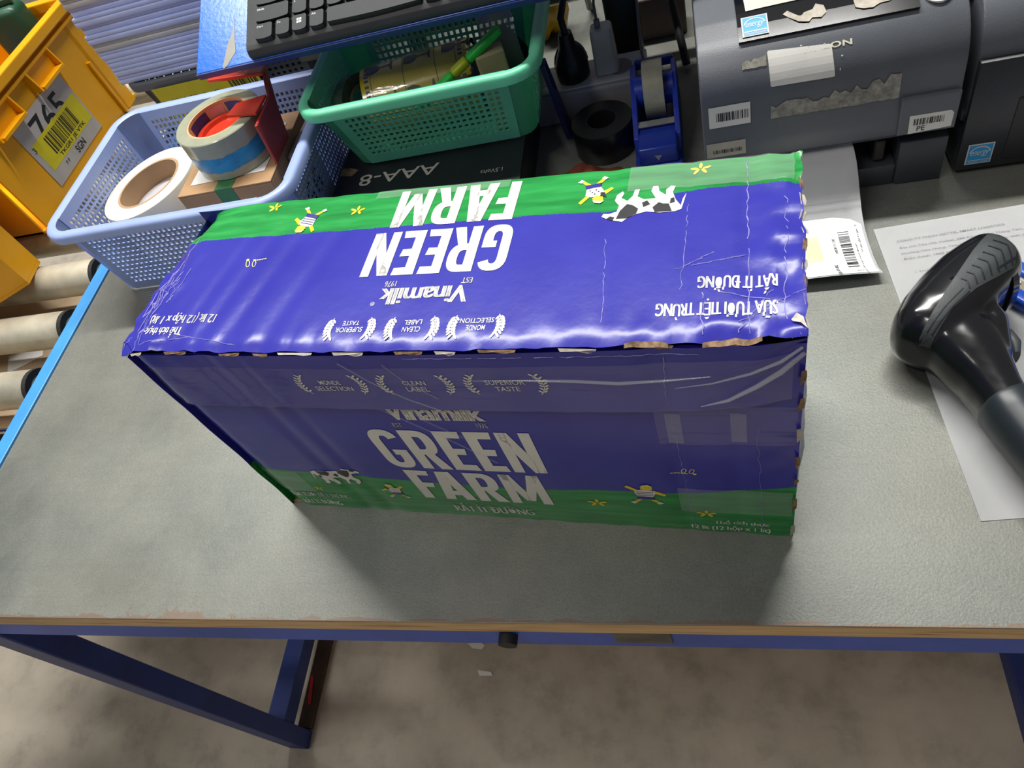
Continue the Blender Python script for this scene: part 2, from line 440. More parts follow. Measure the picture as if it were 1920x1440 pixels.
def top_z(u, v):
    z = CH + fold(u, v)
    z -= 0.0085 * sstep(0.024 + 0.010 * wr(0, v, 30, 2), -0.004, u) * (0.6 + 0.7 * sstep(0.03, 0.13, v))
    z -= 0.0040 * sstep(0.060, 0.0, u) * sstep(0.095, 0.137, v)
    z -= 0.0022 * sstep(0.008, -0.003, v)
    z += rag(u, v) * 0.0027 * wr(u, v, 95, 5) + 0.0015 * rag(u, v) * wr(u, v, 200, 9)
    z += 0.0012 * sin(pi * clamp(u / CL)) * sin(pi * clamp(v / CD))
    return z
def top_xy(u, v):
    k = rag(u, v)
    du = sstep(0.02, 0, u) * (0.0030 * wr(u, v, 45, 3) + 0.006 * sstep(0.11, 0.137, v)) + sstep(0.43, 0.442, u) * 0.0018 * wr(u, v, 160, 6)
    dv = -0.0045 * sin(pi * clamp(u / CL)) * sstep(0.02, 0.0, v) + sstep(0.008, 0, v) * 0.0014 * wr(u, v, 130, 8) * (0.4 + k)
    return u + du, v + dv
def S_top(u, v, l=0.0):
    x, y = top_xy(u, v); return Vector((x, y, top_z(u, v) + l))
def front_bulge(u, z):
    d = 0.0030 * sin(pi * clamp(u / CL)) * sin(pi * clamp(z / CH))
    d -= 0.0010 * max(0, 1 - abs(u - 0.105 + 0.05 * (z - 0.1)) / 0.008) + 0.0012 * max(0, 1 - abs(u - 0.082 + 0.05 * (z - 0.1)) / 0.009)
    d -= 0.0008 * max(0, 1 - abs(u - 0.368 + 0.02 * z) / 0.007) + 0.0006 * max(0, 1 - abs(u - 0.405) / 0.008)
    d += 0.0007 * wr(u, z, 60, 4) * max(sstep(0.04, 0, u), sstep(0.40, 0.44, u), sstep(0.02, 0, z))
    d -= 0.006 * sstep(0.025, 0, u) ** 2
    return d
def S_front(u, z, l=0.0): return Vector((u, -front_bulge(u, z) - l, z))
def flap_out(u, z):
    k = (CH - z) / (CH - FZ)
    d = 0.0032 + 0.0035 * sin(pi * clamp(u / CL)) * sstep(1.0, 0.0, k) + 0.0016 * k
    d += front_bulge(u, z) * 0.8
    d -= 0.007 * sstep(0.03, 0.0, u) ** 2
    d -= 0.004 * sstep(0.415, 0.445, u) + 0.0012 * max(0, 1 - abs(u - 0.372) / 0.012)
    d += 0.0009 * wr(u, z, 70, 12) * max(sstep(0.08, 0, u), sstep(0.34, 0.44, u))
    return d
def flap_drop(u): return 0.0 + 0.004 * sstep(0.10, 0.0, u) * 0 + 0.009 * sstep(0.36, 0.44, u)
def S_flap(u, z, l=0.0):
    k = (CH - z) / (CH - FZ)
    zz = z + flap_drop(u) * k - 0.0025 * (1 - k) ** 3
    return Vector((u, -flap_out(u, z) - l, zz))

t = NT('printed_carton')                         # ink: a violet blue field above a green meadow with a ragged grass edge
def carton_mat(name, axis, pts, lo, hi):
    t = NT(name); v = t.coord(); s = t.add('SeparateXYZ'); t.link(v, s.inputs[0])
    fc = t.add('FloatCurve'); cu = fc.mapping.curves[0]
    uu = t.math('DIVIDE', s.outputs[0], CL); t.link(uu, fc.inputs['Value'])
    for i, (a, b) in enumerate(pts):
        if i < 2: cu.points[i].location = (a / CL, b * 5)
        else: cu.points.new(a / CL, b * 5)
    fc.mapping.update()
    lim = t.math('DIVIDE', fc.outputs[0], 5.0)
    fine = t.math('MULTIPLY', t.math('SUBTRACT', t.noise(t.coord((900, 900, 900)), 1.0, 2), 0.5), 0.0022)
    wob = t.math('MULTIPLY', t.math('SUBTRACT', t.noise(t.coord((40, 40, 40)), 1.0, 2), 0.5), 0.0022)
    d = t.math('SUBTRACT', t.math('ADD', s.outputs[axis], t.math('ADD', fine, wob)), lim)
    if axis == 2: d = t.math('MULTIPLY', d, -1.0)
    green = t.math('GREATER_THAN', d, 0.0)
    strokes = t.noise(t.coord((18, 160, 160)), 1.0, 3)
    gc = t.ramp(strokes, [(0.3, '#1f7a3a'), (0.5, '#278f45'), (0.7, '#34a152')])
    bc = t.ramp(t.noise(v, 18, 2), [(0.3, '#33329c'), (0.7, '#3a3ba6')])
    art = t.mix(green, bc, gc)
    sc = t.noise(t.coord((260, 260, 260)), 1.0, 6, 0.75); ed = t.noise(t.coord((22, 22, 22)), 1.0, 3)
    scuff = t.math('GREATER_THAN', t.math('ADD', sc, t.math('MULTIPLY', ed, 0.30)), 0.905)
    t.base(t.mix(t.math('MULTIPLY', scuff, 0.55), art, '#d9d4c6'))
    t.rm(0.24, 0, 0.34)
    t.bump(t.noise(t.coord((60, 60, 60)), 1.0, 3), 0.10, 0.002)
    return t.m
bpy.data.materials.remove(t.m)
M_TOP = carton_mat('carton_ink_top', 1, [(0, 0.1010), (CL, 0.1112), (0.068, 0.1005), (0.149, 0.0994), (0.273, 0.0996), (0.345, 0.1005), (0.375, 0.1108), (0.40, 0.1124)], 0, 1)
M_FRONT = carton_mat('carton_ink_front', 2, [(0, 0.0740), (CL, 0.0806), (0.023, 0.0715), (0.080, 0.0688), (0.189, 0.0633), (0.255, 0.0610), (0.317, 0.0650), (0.367, 0.0645), (0.411, 0.0734)], 0, 1)
INK_W = plain('white_ink', '#e4e3dc', 0.38, 0, 0.03); INK_Y = plain('yellow_ink', '#e8d021', 0.38); INK_K = plain('black_ink', '#1c1b20', 0.4)
INK_N = plain('navy_ink', '#2a2483', 0.35); INK_LY = plain('pale_yellow_ink', '#e9e08a', 0.4)
FLUTE = plain('torn_card', '#9c7f62', 0.85, 0, 0.35, 260); FLUTE_W = plain('torn_white_liner', '#d8d0c2', 0.85, 0, 0.12, 300)

ct = thing('milk_carton', 'battered violet and green GREEN FARM milk carton standing on the bench', 'carton', (0.0, 0.1090, HT), radians(-5.6237))
ST = 0.004
def steps(a, b, st=ST):
    k0, k1 = math.floor(a / st) + 1, math.ceil(b / st) - 1
    L = [a] + [k * st for k in range(k0, k1 + 1) if a + 1e-6 < k * st < b - 1e-6] + [b]
    return L
UG = steps(0.0, CL)
g = B(); g.grid(lambda u, v: S_top(u, v), UG, steps(0.0, CD), thick=-0.0)
topo = g.obj('top_panel', M_TOP, ct, 38)
g = B(); g.grid(lambda u, z: S_front(u, z), UG, steps(0.0, CH - 0.006)); fro = g.obj('front_panel', M_FRONT, ct, 38)
g = B(); g.grid(lambda u, z: S_flap(u, z), UG, steps(FZ, CH - 0.0005))
g.grid(lambda u, k: S_flap(u, FZ) + Vector((0, k * 0.0030, 0)), UG, [0.0, 1.0], 1)
fl = g.obj('lid_flap', [M_FRONT, FLUTE], ct, 38, label='blue flap folded down over the front from the lid')
g = B(); g.grid(lambda u, z: Vector((u, CD - 0.001 + 0.0015 * sin(pi * z / CH), z)), [0, 0.1, 0.2, 0.3, CL], [0, 0.08, 0.16, CH - 0.002]); g.obj('back_panel', M_FRONT, ct, 38)
def S_left(v, z): return Vector((0.0015 + 0.002 * wr(v, z, 30, 5) - 0.0 * z, v, z))
g = B(); g.grid(S_left, steps(0, CD, 0.012), steps(0, CH - 0.010, 0.012)); g.obj('side_panel', M_FRONT, ct, 38)
def S_right(v, z):
    k = sstep(0.0, 0.02, v)
    return Vector((CL + k * (-0.003 + 0.0070 * sin(pi * clamp(z / CH)) * (1 - 0.3 * v / CD) + 0.0018 * wr(v, z, 40, 7)), v - front_bulge(CL, z) * (1 - k), z))
g = B(); g.grid(S_right, steps(0, CD, 0.006), steps(0, CH - 0.001, 0.006)); g.obj('side_panel', M_FRONT, ct, 38)
B().box((0.002, 0.002, 0.0), (CL - 0.003, CD - 0.002, 0.002)).obj('base_panel', KRAFT, ct)

# torn, fluted board showing along the lid edges
g = B(); r = random.Random(3)
u = 0.012
while u < 0.40:
    w = r.uniform(0.010, 0.026); p = S_top(u, 0.0); q = S_top(u + w, 0.0)
    h = r.uniform(0.0006, 0.0020)
    g.poly([p + Vector((0, -0.0012, 0.0004)), q + Vector((0, -0.0012, 0.0004)), q + Vector((-0.001, -0.0022, -h * .5)), p.lerp(q, r.uniform(.55, .8)) + Vector((0, -0.0026, -h)), p.lerp(q, r.uniform(.3, .5)) + Vector((0, -0.0022, -h * .3)), p + Vector((0.001, -0.0024, -h * .6))], r.choice((0, 1, 1)))
    u += w + r.uniform(0.004, 0.026)
for a, b in ((0.352, 0.375), (0.392, 0.421)):
    n = 9; pu = [S_top(a + (b - a) * k / n, 0.0) for k in range(n + 1)]
    for k in range(n):
        d0, d1 = (0.0011 * sin(pi * k / n) * (1 + 0.5 * wr(k, a, 3.3, 1)), 0.0011 * sin(pi * (k + 1) / n) * (1 + 0.5 * wr(k + 1, a, 3.3, 1)))
        g.poly([pu[k] + Vector((0, d0, 0.0009)), pu[k] + Vector((0, -0.0022, -0.0004)), pu[k + 1] + Vector((0, -0.0022, -0.0004)), pu[k + 1] + Vector((0, d1, 0.0009))], 0)
g.obj('torn_front_edge', [FLUTE, FLUTE_W], ct, label='ragged torn cardboard showing along the lid edge')['kind'] = 'stuff'
g = B(); v = 0.004
while v < 0.118:
    w = r.uniform(0.005, 0.011); d = r.uniform(0.0006, 0.0022); p = S_top(CL, v); q = S_top(CL, v + w); m = S_top(CL - 0.002, v + w / 2)
    g.poly([p + Vector((-0.0014, 0, .0003)), p + Vector((d * .6, .0008, -.0016)), (p + q) / 2 + Vector((d, 0, -.0022)), q + Vector((d * .7, -.0008, -.0016)), q + Vector((-0.0014, 0, .0003))], r.choice((0, 1)))
    v += w + r.uniform(0.001, 0.009)
g.poly([S_top(0.4415, 0.004, 0.0012), S_top(0.4412, 0.012, 0.0012), S_top(0.437, 0.014, 0.0014), S_top(0.4345, 0.0105, 0.0014), S_top(0.4355, 0.0085, 0.0014), S_top(0.4385, 0.0075, 0.0013)], 1)
z = 0.006
while z < 0.225:
    h = r.uniform(0.008, 0.02); p = S_right(0.0, z); q = S_right(0.0, min(z + h, 0.236))
    g.poly([p + Vector((-0.0012 - r.random() * .002, -0.0030, 0)), p + Vector((0.0008, -0.001, 0.002)), (p + q) / 2 + Vector((0.0010, -0.001, 0)), q + Vector((0.0006, -0.001, -.002)), q + Vector((-0.0015 - r.random() * .0015, -0.0030, 0))], r.choice((0, 0, 1)))
    z += h + r.uniform(0.006, 0.030)
g.obj('torn_end_edge', [FLUTE, FLUTE_W], ct, label='torn brown board at the end of the lid')['kind'] = 'stuff'

def ribbon(pts, w, mi, g):
    for a, b in zip(pts, pts[1:]):
        d = (b - a); n = d.cross(Vector((0, -0.5, 1))).normalized() * w / 2
        g.poly([a + n, a - n, b - n, b + n], mi)
g = B()
def scuff(fn, p0, p1, w, n=22, jit=0.0007, l=0.0004):
    prev = []; rr = random.Random(int(p0[0] * 9999))
    for k in range(n + 1):
        s = k / n; prev.append(fn(p0[0] + (p1[0] - p0[0]) * s + rr.uniform(-jit, jit), p0[1] + (p1[1] - p0[1]) * s, l))
    for a, b in zip(prev, prev[1:]):
        if rr.random() < 0.93: ribbon([a, b], w * rr.uniform(0.35, 1.0), 0, g)
scuff(S_top, (0.4145, 0.004), (0.412, 0.134), 0.0007, 36); scuff(S_top, (0.3385, 0.010), (0.333, 0.075), 0.0005); scuff(S_top, (0.379, 0.03), (0.3795, 0.10), 0.0004)
scuff(S_top, (0.432, 0.012), (0.4335, 0.10), 0.0006, 26, 0.0012); scuff(S_top, (0.392, 0.004), (0.391, 0.03), 0.0009, 12, 0.0012)
for (a, b) in (((0.02, 0.004), (0.06, 0.010)), ((0.05, 0.011), (0.10, 0.004)), ((0.012, 0.01), (0.022, 0.07)), ((0.016, 0.0), (0.012, 0.04)), ((0.006, 0.03), (0.018, 0.11)), ((0.41, 0.01), (0.44, 0.03)), ((0.40, 0.03), (0.44, 0.02)), ((0.41, 0.004), (0.425, 0.03)), ((0.385, 0.05), (0.412, 0.056)), ((0.375, 0.048), (0.398, 0.060))):
    scuff(S_top, a, b, 0.0006, 14, 0.0015)
scuff(S_front, (0.369, 0.17), (0.372, 0.002), 0.0005, 40, 0.0006); scuff(S_front, (0.418, 0.16), (0.421, 0.004), 0.0004, 30, 0.001); scuff(S_flap, (0.371, 0.236), (0.369, 0.185), 0.0006, 14)
scuff(lambda a, b, l: S_flap(b, a, l), (0.2385, 0.22), (0.2360, 0.39), 0.0005, 46, 0.0005)
for k in range(16): scuff(S_top, (0.001 + 0.0015 * k, 0.004 + 0.006 * (k * 7 % 11)), (0.006 + 0.0015 * k, 0.012 + 0.006 * (k * 5 % 13)), 0.0006, 5, 0.002)
g.obj('crease_scuffs', plain('scuffed_liner', '#8583c8', 0.6, 0, 0.1), ct, label='pale crease lines worn through the ink')['kind'] = 'stuff'

# printing ------------------------------------------------------------------
def tt(a, b, l): return S_top(a, b, 0.00035 + l)          # on the lid
def ff(a, b, l): return S_front(a, b, 0.00035 + l)        # on the front
def fp(a, b, l): return S_flap(a, b, 0.00035 + l)         # on the lid flap
def flip(cx, cy): return lambda fn: (lambda a, b, l: fn(2 * cx - a, 2 * cy - b, l))
def words(name, items, fn, upside=False, mats=INK_W, step=ST, label=None):
    P = Print()
    for (s_, x0, x1, y0, y1, off, spc) in items:
        P.text(s_, (x0 + x1) / 2, (y0 + y1) / 2, x1 - x0, y1 - y0, 0, 0.0, spc, rot=pi if upside else 0.0, bold=off * (y1 - y0) * (1.6 if s_ == 'Vinamilk' else 1.0))
    P.cut(step); return P.put(name, fn, mats, ct, label)
def heavy(P, word, x0, x1, y0, y1, turn=False, gap=0.07):
    """heavy condensed capitals built stroke by stroke in a box"""
    S = 0.185; Wd = {'G': 0.50, 'R': 0.50, 'E': 0.42, 'N': 0.53, 'F': 0.42, 'A': 0.56, 'M': 0.70}
    tot = sum(Wd[c] for c in word) + gap * (len(word) - 1) - 0.09 * word.count('F'); kx = (x1 - x0) / tot; ky = y1 - y0; x = 0.0
    cx, cy = (x0 + x1) / 2, (y0 + y1) / 2
    def put(pts):
        q = [(x0 + (x + a) * kx, y0 + b * ky) for a, b in pts]
        if turn: q = [(2 * cx - a, 2 * cy - b) for a, b in q]
        P.shape(q)
    def ringseg(c, r, ri, a0, a1, n=12):
        for k in range(n):
            u, v = a0 + (a1 - a0) * k / n, a0 + (a1 - a0) * (k + 1) / n
            f = lambda q, t: (c[0] + math.copysign(abs(cos(t)) ** 0.8, cos(t)) * q[0], c[1] + math.copysign(abs(sin(t)) ** 0.8, sin(t)) * q[1])
            put([f(ri, u), f(r, u), f(r, v), f(ri, v)])
    bar = lambda a, b, c, d: put([(a, b), (c, b), (c, d), (a, d)])
    for ch in word:
        w = Wd[ch]
        if ch == 'E' or ch == 'F':
            bar(0, 0, S, 1); put([(S, 0.84), (w - 0.02, 0.84), (w, 1), (S, 1)]); put([(S, 0.425), (w - 0.07, 0.425), (w - 0.045, 0.585), (S, 0.585)])
            if ch == 'E': put([(S, 0), (w + 0.01, 0), (w - 0.015, 0.16), (S, 0.16)])
        elif ch == 'N':
            bar(0, 0, S * 0.92, 1); bar(w - S * 0.92, 0, w, 1); put([(0, 1), (S * 1.05, 1), (w, 0), (w - S * 1.05, 0)])
        elif ch == 'M':
            put([(0, 0), (S * 0.9, 0), (S * 1.0, 1), (0.03, 1)]); put([(w - S * 0.9, 0), (w, 0), (w - 0.03, 1), (w - S, 1)])
            put([(0.03, 1), (S * 1.15, 1), (w / 2 + 0.075, 0.10), (w / 2 - 0.075, 0.10)]); put([(w - 0.03, 1), (w - S * 1.15, 1), (w / 2 - 0.075, 0.10), (w / 2 + 0.075, 0.10)])
        elif ch == 'A':
            put([(0, 0), (S, 0), (w / 2 + 0.075, 1), (w / 2 - 0.125, 1)]); put([(w, 0), (w - S, 0), (w / 2 - 0.075, 1), (w / 2 + 0.125, 1)]); put([(0.12, 0.17), (w - 0.12, 0.17), (w - 0.15, 0.33), (0.15, 0.33)])
        elif ch == 'R':
            bar(0, 0, S, 1); bar(S * 0.9, 0.85, w * 0.52, 1); bar(S * 0.9, 0.39, w * 0.52, 0.535)
            ringseg((w * 0.52, 0.695), (w * 0.48, 0.305), (w * 0.48 - S * 0.96, 0.155), -pi / 2, pi / 2); put([(w * 0.40, 0.45), (w * 0.72, 0.45), (w + 0.02, 0), (w - S, 0)])
        elif ch == 'G':
            ringseg((w / 2, 0.72), (w / 2, 0.285), (w / 2 - S * 0.95, 0.135), 0.28, pi, 10); ringseg((w / 2, 0.28), (w / 2, 0.285), (w / 2 - S * 0.95, 0.135), pi, 2 * pi, 14)
            bar(0, 0.27, S * 0.95, 0.73); bar(w - S * 0.95, 0.27, w, 0.49); bar(w * 0.50, 0.36, w, 0.50)
        x += w + (gap if ch != 'F' else gap - 0.09)
def big_words(nm, rows, fn, turn, label):
    P = Print()
    for (wd, x0, x1, y0, y1) in rows: heavy(P, wd, x0, x1, y0, y1, turn)
    P.cut(ST); P.put(nm, fn, INK_W, ct, label)
big_words('green_farm_lettering', [('GREEN', 0.1745, 0.2735, 0.0537, 0.0930), ('FARM', 0.1815, 0.2700, 0.0978, 0.1345)], tt, True, 'white GREEN FARM lettering on the lid')
big_words('green_farm_lettering', [('GREEN', 0.1480, 0.2740, 0.0900, 0.1465), ('FARM', 0.1540, 0.2655, 0.0345, 0.0852)], ff, False, 'white GREEN FARM lettering on the front')
words('brand_lettering', [('Vinamilk', 0.1945, 0.2545, 0.0296, 0.0428, 0.028, 0.95), ('®', 0.1900, 0.1930, 0.0290, 0.0320, 0.0, 1), ('EST', 0.2480, 0.2550, 0.0443, 0.0487, 0.015, 1), ('1976', 0.1955, 0.2035, 0.0441, 0.0487, 0.012, 1)], tt, True)
words('flavour_lettering', [('SỮA TƯƠI TIỆT TRÙNG', 0.3668, 0.4285, 0.0118, 0.0255, 0.018, 0.95), ('RẤT ÍT ĐƯỜNG', 0.3878, 0.4285, 0.0280, 0.0415, 0.018, 0.95)], tt, True)
words('volume_lettering', [('Thể tích thực', 0.0190, 0.0505, 0.0095, 0.0190, 0.015, 0.95), ('12 lít (12 hộp x 1 lít)', 0.0180, 0.0735, 0.0200, 0.0300, 0.015, 0.95)], tt, True)
words('brand_lettering', [('Vinamilk', 0.1765, 0.2485, 0.1603, 0.1795, 0.028, 0.95), ('®', 0.2465, 0.2500, 0.1765, 0.1800, 0.0, 1), ('EST', 0.1762, 0.1832, 0.1508, 0.1562, 0.015, 1), ('1976', 0.2395, 0.2476, 0.1520, 0.1580, 0.012, 1), ('RẤT ÍT ĐƯỜNG', 0.1740, 0.2440, 0.0100, 0.0300, 0.02, 1.0)], ff)
words('flavour_lettering', [('SỮA TƯƠI TIỆT TRÙNG', 0.0140, 0.0760, 0.0190, 0.0315, 0.015, 0.95), ('RẤT ÍT ĐƯỜNG', 0.0200, 0.0600, 0.0060, 0.0185, 0.015, 0.95)], ff)
words('volume_lettering', [('Thể tích thực', 0.3860, 0.4255, 0.0140, 0.0232, 0.018, 0.95), ('12 lít (12 hộp x 1 lít)', 0.3690, 0.4263, 0.0025, 0.0120, 0.018, 0.95)], ff)

def laurel(P, cx, cy, hw, hh, sgn):
    """two leafy sprays around an award, sgn -1 turns it upside down"""
    for s in (-1, 1):
        stem = []
        for k in range(8):
            a = -0.95 + 1.9 * k / 7
            stem.append((cx + s * sgn * (hw - 0.30 * hh * a * a * 1.3), cy + sgn * hh * a))
        P.line(stem, 0.0005)
        for k in range(1, 8):
            x, y = stem[k]
            for q in (-1, 1):
                P.ell(x + q * 0.0016, y + sgn * 0.0006, 0.0018, 0.00075, (pi / 2 + q * -0.75) if sgn > 0 else (-pi / 2 + q * 0.75 + pi), n=8)
def awards(spec, fn, sgn, hw, hh, w1, nm):
    P = Print()
    for l1, l2, cx, cy in spec:
        laurel(P, cx, cy, hw, hh, sgn)
        k = max(len(l1), len(l2))
        P.text(l1, cx, cy + sgn * hh * 0.30, w1 * len(l1), hh * 0.46, rot=0 if sgn > 0 else pi, offset=0.004)
        P.text(l2, cx, cy - sgn * hh * 0.36, w1 * len(l2), hh * 0.46, rot=0 if sgn > 0 else pi, offset=0.004)
    P.cut(ST); P.put(nm, fn, INK_W, ct, 'white laurel award emblems')
awards([('MONDE', 'SELECTION', 0.1570, 0.2080), ('CLEAN', 'LABEL', 0.2175, 0.2080), ('SUPERIOR', 'TASTE', 0.2770, 0.2085)], fp, 1, 0.0235, 0.0110, 0.0031, 'award_emblems')
awards([('MONDE', 'SELECTION', 0.2650, 0.0135), ('CLEAN', 'LABEL', 0.2240, 0.0135), ('SUPERIOR', 'TASTE', 0.1815, 0.0140)], tt, -1, 0.0152, 0.0062, 0.00235, 'award_emblems')

COW = [(0.02, 0.30), (0.05, 0.46), (0.12, 0.50), (0.30, 0.50), (0.46, 0.46), (0.58, 0.49), (0.68, 0.54), (0.74, 0.60), (0.80, 0.57), (0.90, 0.53), (1.0, 0.47), (0.985, 0.42), (0.90, 0.42), (0.82, 0.40), (0.80, 0.30), (0.86, 0.20), (0.84, 0.10), (0.77, 0.05), (0.75, 0.10), (0.78, 0.17), (0.70, 0.24), (0.64, 0.16), (0.62, 0.05), (0.56, 0.05), (0.58, 0.18), (0.50, 0.24), (0.36, 0.24), (0.42, 0.10), (0.40, 0.02), (0.34, 0.02), (0.32, 0.12), (0.24, 0.20), (0.24, 0.10), (0.18, 0.04), (0.13, 0.06), (0.16, 0.16), (0.12, 0.30), (0.06, 0.40), (0.04, 0.28), (0.0, 0.18)]
SPOT = [[(0.16, 0.495), (0.36, 0.485), (0.39, 0.40), (0.32, 0.32), (0.27, 0.35), (0.20, 0.36)], [(0.58, 0.485), (0.70, 0.55), (0.82, 0.53), (0.78, 0.40), (0.70, 0.30), (0.63, 0.33), (0.56, 0.40)], [(0.42, 0.34), (0.50, 0.38), (0.52, 0.30), (0.46, 0.27)], [(0.86, 0.55), (0.94, 0.51), (0.90, 0.47), (0.84, 0.50)], [(0.13, 0.34), (0.19, 0.36), (0.18, 0.27), (0.14, 0.26)]]
def cow(P, at, sc, rot):
    P.shape(COW, 0, 0, at, sc, rot)
    for q in SPOT: P.shape(q, 1, 0.00018, at, sc, rot)
def child(P, at, sc, rot, fl_=False, dots=False):
    S = lambda pts, mi, l: P.shape([((x - 0.5) * 1.0 + 0.5, y) for x, y in pts], mi, l, at, sc, rot, fl_)
    for q in ([(0.06, 0.84), (0.12, 0.92), (0.36, 0.70), (0.32, 0.60)], [(0.62, 0.60), (0.90, 0.46), (0.94, 0.54), (0.68, 0.72)], [(0.50, 0.30), (0.60, 0.34), (0.78, 0.15), (0.71, 0.10)], [(0.34, 0.31), (0.44, 0.29), (0.28, 0.10), (0.21, 0.14)]): S(q, 2, 0.0)
    S([(0.25, 0.64), (0.38, 0.74), (0.64, 0.72), (0.72, 0.60), (0.64, 0.38), (0.30, 0.40)], 0, 0.0001)
    S([(0.29, 0.42), (0.64, 0.40), (0.68, 0.25), (0.48, 0.28), (0.27, 0.26)], 3, 0.0002)
    if dots:
        for k in range(6): S([(0.36 + 0.05 * k + a_, 0.48 + 0.07 * (k % 3) + b_) for a_, b_ in ((0, 0), (0.03, 0), (0.03, 0.035), (0, 0.035))], 1, 0.0003)
        S([(0.60, 0.72), (0.74, 0.80), (0.72, 0.62), (0.64, 0.60)], 1, 0.00015)
    else:
        for k in range(3): S([(0.29, 0.46 + 0.08 * k), (0.29, 0.487 + 0.08 * k), (0.67, 0.487 + 0.08 * k), (0.65, 0.46 + 0.08 * k)], 3, 0.0002)
    S([(0.40, 0.78), (0.43, 0.90), (0.54, 0.96), (0.66, 0.90), (0.66, 0.77), (0.52, 0.71)], 2, 0.0002)
    S([(0.40, 0.86), (0.44, 0.96), (0.58, 1.0), (0.68, 0.92), (0.56, 0.92)], 4 if not dots else 0, 0.0003)
    for q in ([(0.69, 0.09), (0.78, 0.16), (0.86, 0.10), (0.76, 0.03)], [(0.19, 0.15), (0.28, 0.09), (0.20, 0.02), (0.10, 0.09)]): S(q, 0, 0.0002)
def flower(P, x, y, r, mi=2):
    for k in range(5):
        a = k * 2 * pi / 5 + 0.3; P.ell(x + r * 0.6 * cos(a), y + r * 0.42 * sin(a), r * 0.42, r * 0.17, a, mi, 0, 8)
def dragonfly(P, x, y, L, s=1, up=1):
    for k in range(5): P.ell(x + s * L * (0.12 + 0.13 * k), y, L * 0.065, L * 0.03, 0, 4, 0, 8)
    P.ell(x + s * L * 0.95, y, L * 0.07, L * 0.06, 0, 4)
    for q in (-1, 1):
        c0 = (x + s * L * (0.72 + 0.14 * q), y + up * L * 0.20)
        P.line([(c0[0] + L * (0.13 * cos(a) * q * 0.6 + 0.05 * sin(a)), c0[1] + up * L * 0.17 * sin(a)) for a in [2 * pi * k / 12 for k in range(13)]], L * 0.03, 4)
ART = [INK_W, INK_K, INK_Y, INK_N, INK_LY]
def art(nm, build, fn, lab=None):
    P = Print(); build(P); P.cut(ST); P.put(nm, fn, ART, ct, lab)
art('cow_drawing', lambda P: cow(P, (0.0600, 0.0480), 0.051, 0.06), ff, 'little running black and white cow')
art('cow_drawing', lambda P: cow(P, (0.3775, 0.1190), 0.050, pi + 0.03), tt, 'little running black and white cow')
art('child_drawing', lambda P: child(P, (0.3240, 0.0450), 0.033, -0.02), ff, 'running child in a striped shirt')
art('child_drawing', lambda P: child(P, (0.1420, 0.0300), 0.027, 0.0, True, True), ff, 'running child in a dotted dress')
art('child_drawing', lambda P: child(P, (0.1275, 0.1240), 0.027, pi - 0.2, False), tt, 'running child in a striped shirt')
art('child_drawing', lambda P: child(P, (0.3060, 0.1285), 0.026, pi + 0.2, True, True), tt, 'running child in a dotted dress')
for n_, (x, y, r_, f_) in enumerate(((0.0755, 0.1312, 0.0060, tt), (0.1501, 0.1194, 0.0060, tt), (0.3850, 0.1300, 0.0065, tt), (0.3016, 0.0430, 0.0080, ff), (0.3815, 0.0325, 0.0075, ff), (0.0514, 0.0394, 0.0050, ff))):
    art('flower_drawing', lambda P: flower(P, x, y, r_), f_)
art('dragonfly_drawing', lambda P: dragonfly(P, 0.3600, 0.0957, 0.0185), ff)
art('dragonfly_drawing', lambda P: dragonfly(P, 0.0935, 0.0765, 0.0180, -1, -1), tt)

# clear packing tape
def tape_mat(name, haze, rough, col='#dfe3e6', bump=0.35):
    """clear film: see-through, glossy at the surface, with a little milky haze"""
    t = NT(name); v = t.coord((9, 60, 60)); t.n.remove(t.b)
    bp = t.add('Bump'); bp.inputs['Strength'].default_value = bump; bp.inputs['Distance'].default_value = 0.003; t.link(t.noise(v, 1.0, 3), bp.inputs['Height'])
    tr = t.add('BsdfTransparent'); gl = t.add('BsdfGlossy'); df = t.add('BsdfDiffuse')
    gl.inputs['Roughness'].default_value = rough; df.inputs['Color'].default_value = lin(col)
    for q in (gl, df): t.link(bp.outputs['Normal'], q.inputs['Normal'])
    m1 = t.add('MixShader'); m1.inputs[0].default_value = haze; t.link(tr.outputs[0], m1.inputs[1]); t.link(df.outputs[0], m1.inputs[2])
    m2 = t.add('MixShader'); m2.inputs[0].default_value = 0.045; t.link(m1.outputs[0], m2.inputs[1]); t.link(gl.outputs[0], m2.inputs[2])
    t.link(m2.outputs[0], t.n['Material Output'].inputs['Surface']); return t.m
TAPE = tape_mat('clear_tape', 0.014, 0.10); TAPE_M = tape_mat('milky_tape', 0.13, 0.22)
def strip(name, fn, us, vs, m, lab=None):
    g = B(); g.grid(fn, us, vs); return g.obj(name, m, ct, 60, lab)
strip('tape_strip', lambda u, z: S_flap(u, z, 0.0012 + 0.0006 * wr(u, z, 50, 3)), steps(0.004, 0.436), steps(FZ + 0.001, 0.2290), TAPE, 'clear packing tape along the lid flap')
strip('tape_strip', lambda u, z: S_front(u, z, 0.0010 + 0.0005 * wr(u, z, 60, 6)), steps(0.3640, 0.4400), steps(0.0365, 0.0680 + 0.006), TAPE_M, 'milky patch of packing tape near the carton foot')
strip('tape_strip', lambda u, z: S_front(u, z, 0.0010), steps(0.003, 0.046), steps(0.0330, 0.0700), TAPE_M, 'milky patch of packing tape at the carton corner')
strip('tape_strip', lambda u, z: S_front(u, z, 0.0009), steps(0.3590, 0.4400), steps(0.136, 0.1785), TAPE)
strip('tape_strip', lambda u, z: S_front(u, z, 0.0013), steps(0.3650, 0.3745), steps(0.138, 0.172), TAPE_M)
strip('tape_strip', lambda u, z: S_front(u, z, 0.0013), steps(0.4030, 0.4120), steps(0.140, 0.172), TAPE_M)
